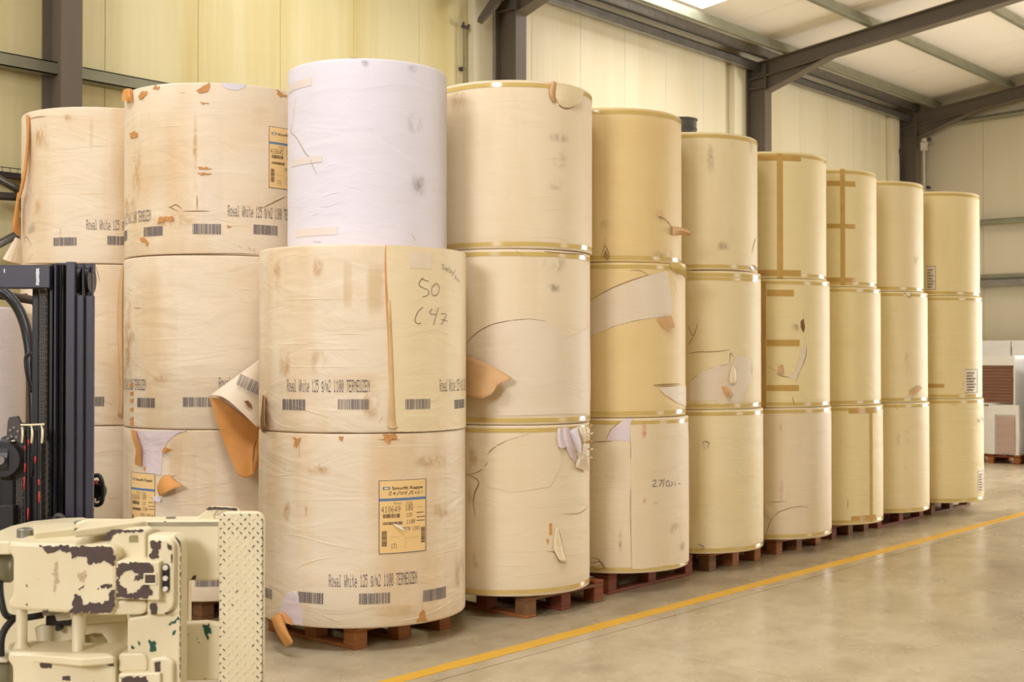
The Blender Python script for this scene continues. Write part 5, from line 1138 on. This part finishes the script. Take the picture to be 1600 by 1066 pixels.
for pgn in (((235, 998), (239, 1002), (243, 1000), (246, 1016), (240, 1018), (235, 1016)), ((272, 985), (277, 983), (275, 990), (271, 992)), ((217, 1000), (221, 1003), (220, 1008)), ((262, 975), (275, 968), (280, 962), (281, 968), (268, 977)), ((208, 1006), (213, 1010), (210, 1014))): chip(pgn, 4.82, mp_, 'green', .003, 'green_smear')
plate('lower_link', [(187, 1020), (226, 1019), (232, 1026), (232, 1048), (187, 1050)], 4.81, .08, 'machine', cl, .008, .015); plate('lower_link', [(236, 1027), (262, 1025), (272, 1034), (272, 1075), (236, 1075)], 4.79, .06, 'machine', cl, .01, .015)
ll = plate('link_box', [(187, 1052), (252, 1050), (252, 1110), (187, 1108)], 4.77, .14, 'machine', cl, .005)
chip([(190, 1057), (230, 1055), (232, 1066), (190, 1070)], 4.77, ll, jag=.003); chip([(243, 1034), (252, 1032), (252, 1048), (244, 1050)], 4.786, cl, jag=.001)
# far arm with the tread plate pad
fa = plate('far_arm', [(114, 826), (120, 816), (135, 812), (220, 813), (345, 812), (345, 905), (338, 907), (232, 907), (228, 846), (180, 840), (160, 828)], 5.02, .05, 'machine', cl, .008)
slab('far_arm_top', [(118, 828), (230, 813), (345, 813), (345, 806), (215, 807), (205, 810), (140, 812)], CAMH-(813-557.35)/F*5.02, .03, 'machine', fa)
b = lz(268, 810, CAMH-(809-557.35)/F*5.1); MB().tube([(b.x, b.y, b.z-.02), (b.x, b.y, b.z+.006)], .02, 16).build('pivot_pin', M['galv'], fa)
for pgn in (((230, 816), (236, 817), (234, 819)), ((235, 823), (239, 822), (237, 825)), ((257, 814), (261, 814), (259, 816)), ((299, 905), (303, 899), (308, 898), (306, 906)), ((272, 907), (282, 906), (284, 909), (273, 910))): chip(pgn, 5.02, fa, jag=.001)
fl_ = plate('far_arm', [(232, 976), (284, 973), (320, 971), (346, 974), (346, 1062), (232, 1064)], 5.02, .05, 'machine', cl, .008)
for pgn in (((317, 973), (322, 976), (328, 972), (331, 984), (332, 990), (328, 988), (327, 1000), (322, 992), (320, 984)), ((308, 993), (311, 997), (309, 999)), ((311, 1001), (314, 1003), (312, 1004)), ((294, 990), (298, 989), (296, 991))): chip(pgn, 5.02, fl_, 'green', .0025, 'green_smear')
box_px('arm_strut', 284, 904, 296, 978, 5.05, .05, 'machine', cl, .004)
lug = plate('pad_lug', [(298, 814), (312, 806), (324, 797), (330, 792), (350, 792), (370, 794), (376, 803), (374, 816), (362, 812), (360, 798), (340, 797), (334, 806), (336, 814)], 5.04, .03, 'machine', cl, .004)
chip([(320, 797), (328, 792), (350, 792), (371, 794), (374, 800), (362, 797), (340, 796), (330, 797)], 5.04, lug, jag=.0012)
pad = plate('tread_pad', [(343, 806), (350, 800), (404, 800), (412, 809), (412, 1180), (343, 1180)], 4.97, .045, 'machine', cl, .006, .03)
m1, m2 = MB(), MB(); yb = lp(0, 0, 4.97).y; S_ = F/4.97
row = 0; py = 804.5
while py < 1178:
    back = row % 2 == 0; n_c = 5 if back else 6
    for c_ in range(n_c):
        cx_ = (351.2 if back else 345.6)+c_*(13.1 if back else 12.75); ang = -.82 if back else .82
        edge_ = (c_ in (0, n_c-1) and random.random() < .93) or (row < 6 and random.random() < .7) or random.random() < .03
        L_, w_ = (3.5 if edge_ else 3.2), (1.15 if edge_ else 1.25)
        if not back and c_ in (0, 5): L_ = 2.4
        ctr = lp(cx_, py, 4.97); ctr.y = yb
        ux = Vector((math.cos(ang), 0, math.sin(ang)))*(L_/S_); vx = Vector((-math.sin(ang), 0, math.cos(ang)))*(w_/S_)
        tgt = m2 if edge_ else m1; n = len(tgt.v)
        tgt.v += [ctr-ux, ctr-vx, ctr+ux, ctr+vx, ctr-ux*.6+Vector((0, -.004, 0)), ctr-vx*.4+Vector((0, -.004, 0)), ctr+ux*.6+Vector((0, -.004, 0)), ctr+vx*.4+Vector((0, -.004, 0))]
        tgt.f += [(n+4, n+5, n+6, n+7)] + [(n+i, n+(i+1) % 4, n+4+(i+1) % 4, n+4+i) for i in range(4)]
    py += 7.0; row += 1
o = m1.build('tread_studs', M['machine'], pad); o['kind'] = 'stuff'
o = m2.build('worn_tread_studs', M['chip'], pad); o['kind'] = 'stuff'
for ya in range(812, 1170, 9): chip([(410.6, ya), (412, ya-1), (412, ya+8), (411, ya+6)], 4.97, pad, jag=.0008)
# pins, inner plates, hoses between the arms
for (xc, ya, yb_, rad, d_) in ((36, 945, 1010, .021, 4.88), (124, 950, 1035, .0225, 4.86)):
    t = lp(xc, ya, d_); u = lp(xc, yb_, d_); MB().tube([(t.x, t.y, u.z-.02), (t.x, t.y, u.z), (t.x, t.y, u.z+.02), (t.x, t.y, t.z)], [rad*1.8, rad*1.5, rad, rad], 18).build('arm_pin', M['machine'], cl, True)
ip = plate('inner_plate', [(135, 975), (204, 969), (204, 1030), (169, 1030), (169, 1000), (160, 989), (150, 988), (135, 992)], 5.10, .04, 'machine', cl, .005)
plate('inner_plate', [(135, 962), (200, 960), (202, 970), (135, 975)], 5.08, .03, 'machine', cl, .004)
box_px('inner_gap_shade', 135, 990, 170, 1030, 5.16, .02, 'olive', cl, .002)  # solid block coloured as the shade in the opening
plate('inner_lever', [(55, 980), (116, 965), (116, 1000), (60, 1010)], 5.05, .05, 'machine', cl, .006)
plate('inner_block', [(86, 958), (112, 958), (112, 968), (90, 970)], 4.98, .05, 'offwhite', cl, .004); box_px('valve_block', 73, 962, 112, 977, 5.02, .04, 'charcoal', cl, .004)
b = lp(94, 980, 5.02); MB().tube([(b.x, b.y-.01, b.z), (b.x, b.y+.02, b.z)], .012, 12).build('valve_port', M['black'], cl)
slab('lower_arm_top', [(16, 1017), (60, 1022), (130, 1028), (180, 1024), (120, 1016), (60, 1003), (30, 998), (16, 1004)], lp(0, 1019, 4.82).z, .03, 'machine', cl)
tubepx('hydraulic_hose', [(2, 905, 4.95), (3, 930, 4.93), (10, 958, 4.92), (24, 965, 4.95), (45, 964, 4.98), (70, 960, 5.0)], .013, 'black', cl)
tubepx('hydraulic_hose', [(24, 965, 4.94), (10, 982, 4.90), (4, 1000, 4.88), (4, 1024, 4.88)], .014, 'black', cl)
tubepx('cylinder_rod', [(-30, 885, 4.98), (19, 885, 4.98)], .062, 'galvgreen', cl, 20, False); tubepx('cylinder_rod', [(-30, 864, 5.0), (18, 864, 5.0)], .022, 'charcoal', cl, 14, False)
tubepx('cylinder_rod', [(-30, 1048, 4.98), (20, 1048, 4.98)], .055, 'galvgreen', cl, 20, False); box_px('cylinder_end', -20, 1022, 14, 1035, 4.9, .1, 'offwhite', cl, .01)
tubepx('hydraulic_hose', [(70, 958, 4.99), (84, 956, 4.98), (100, 953, 4.97)], .010, 'chrome', cl)
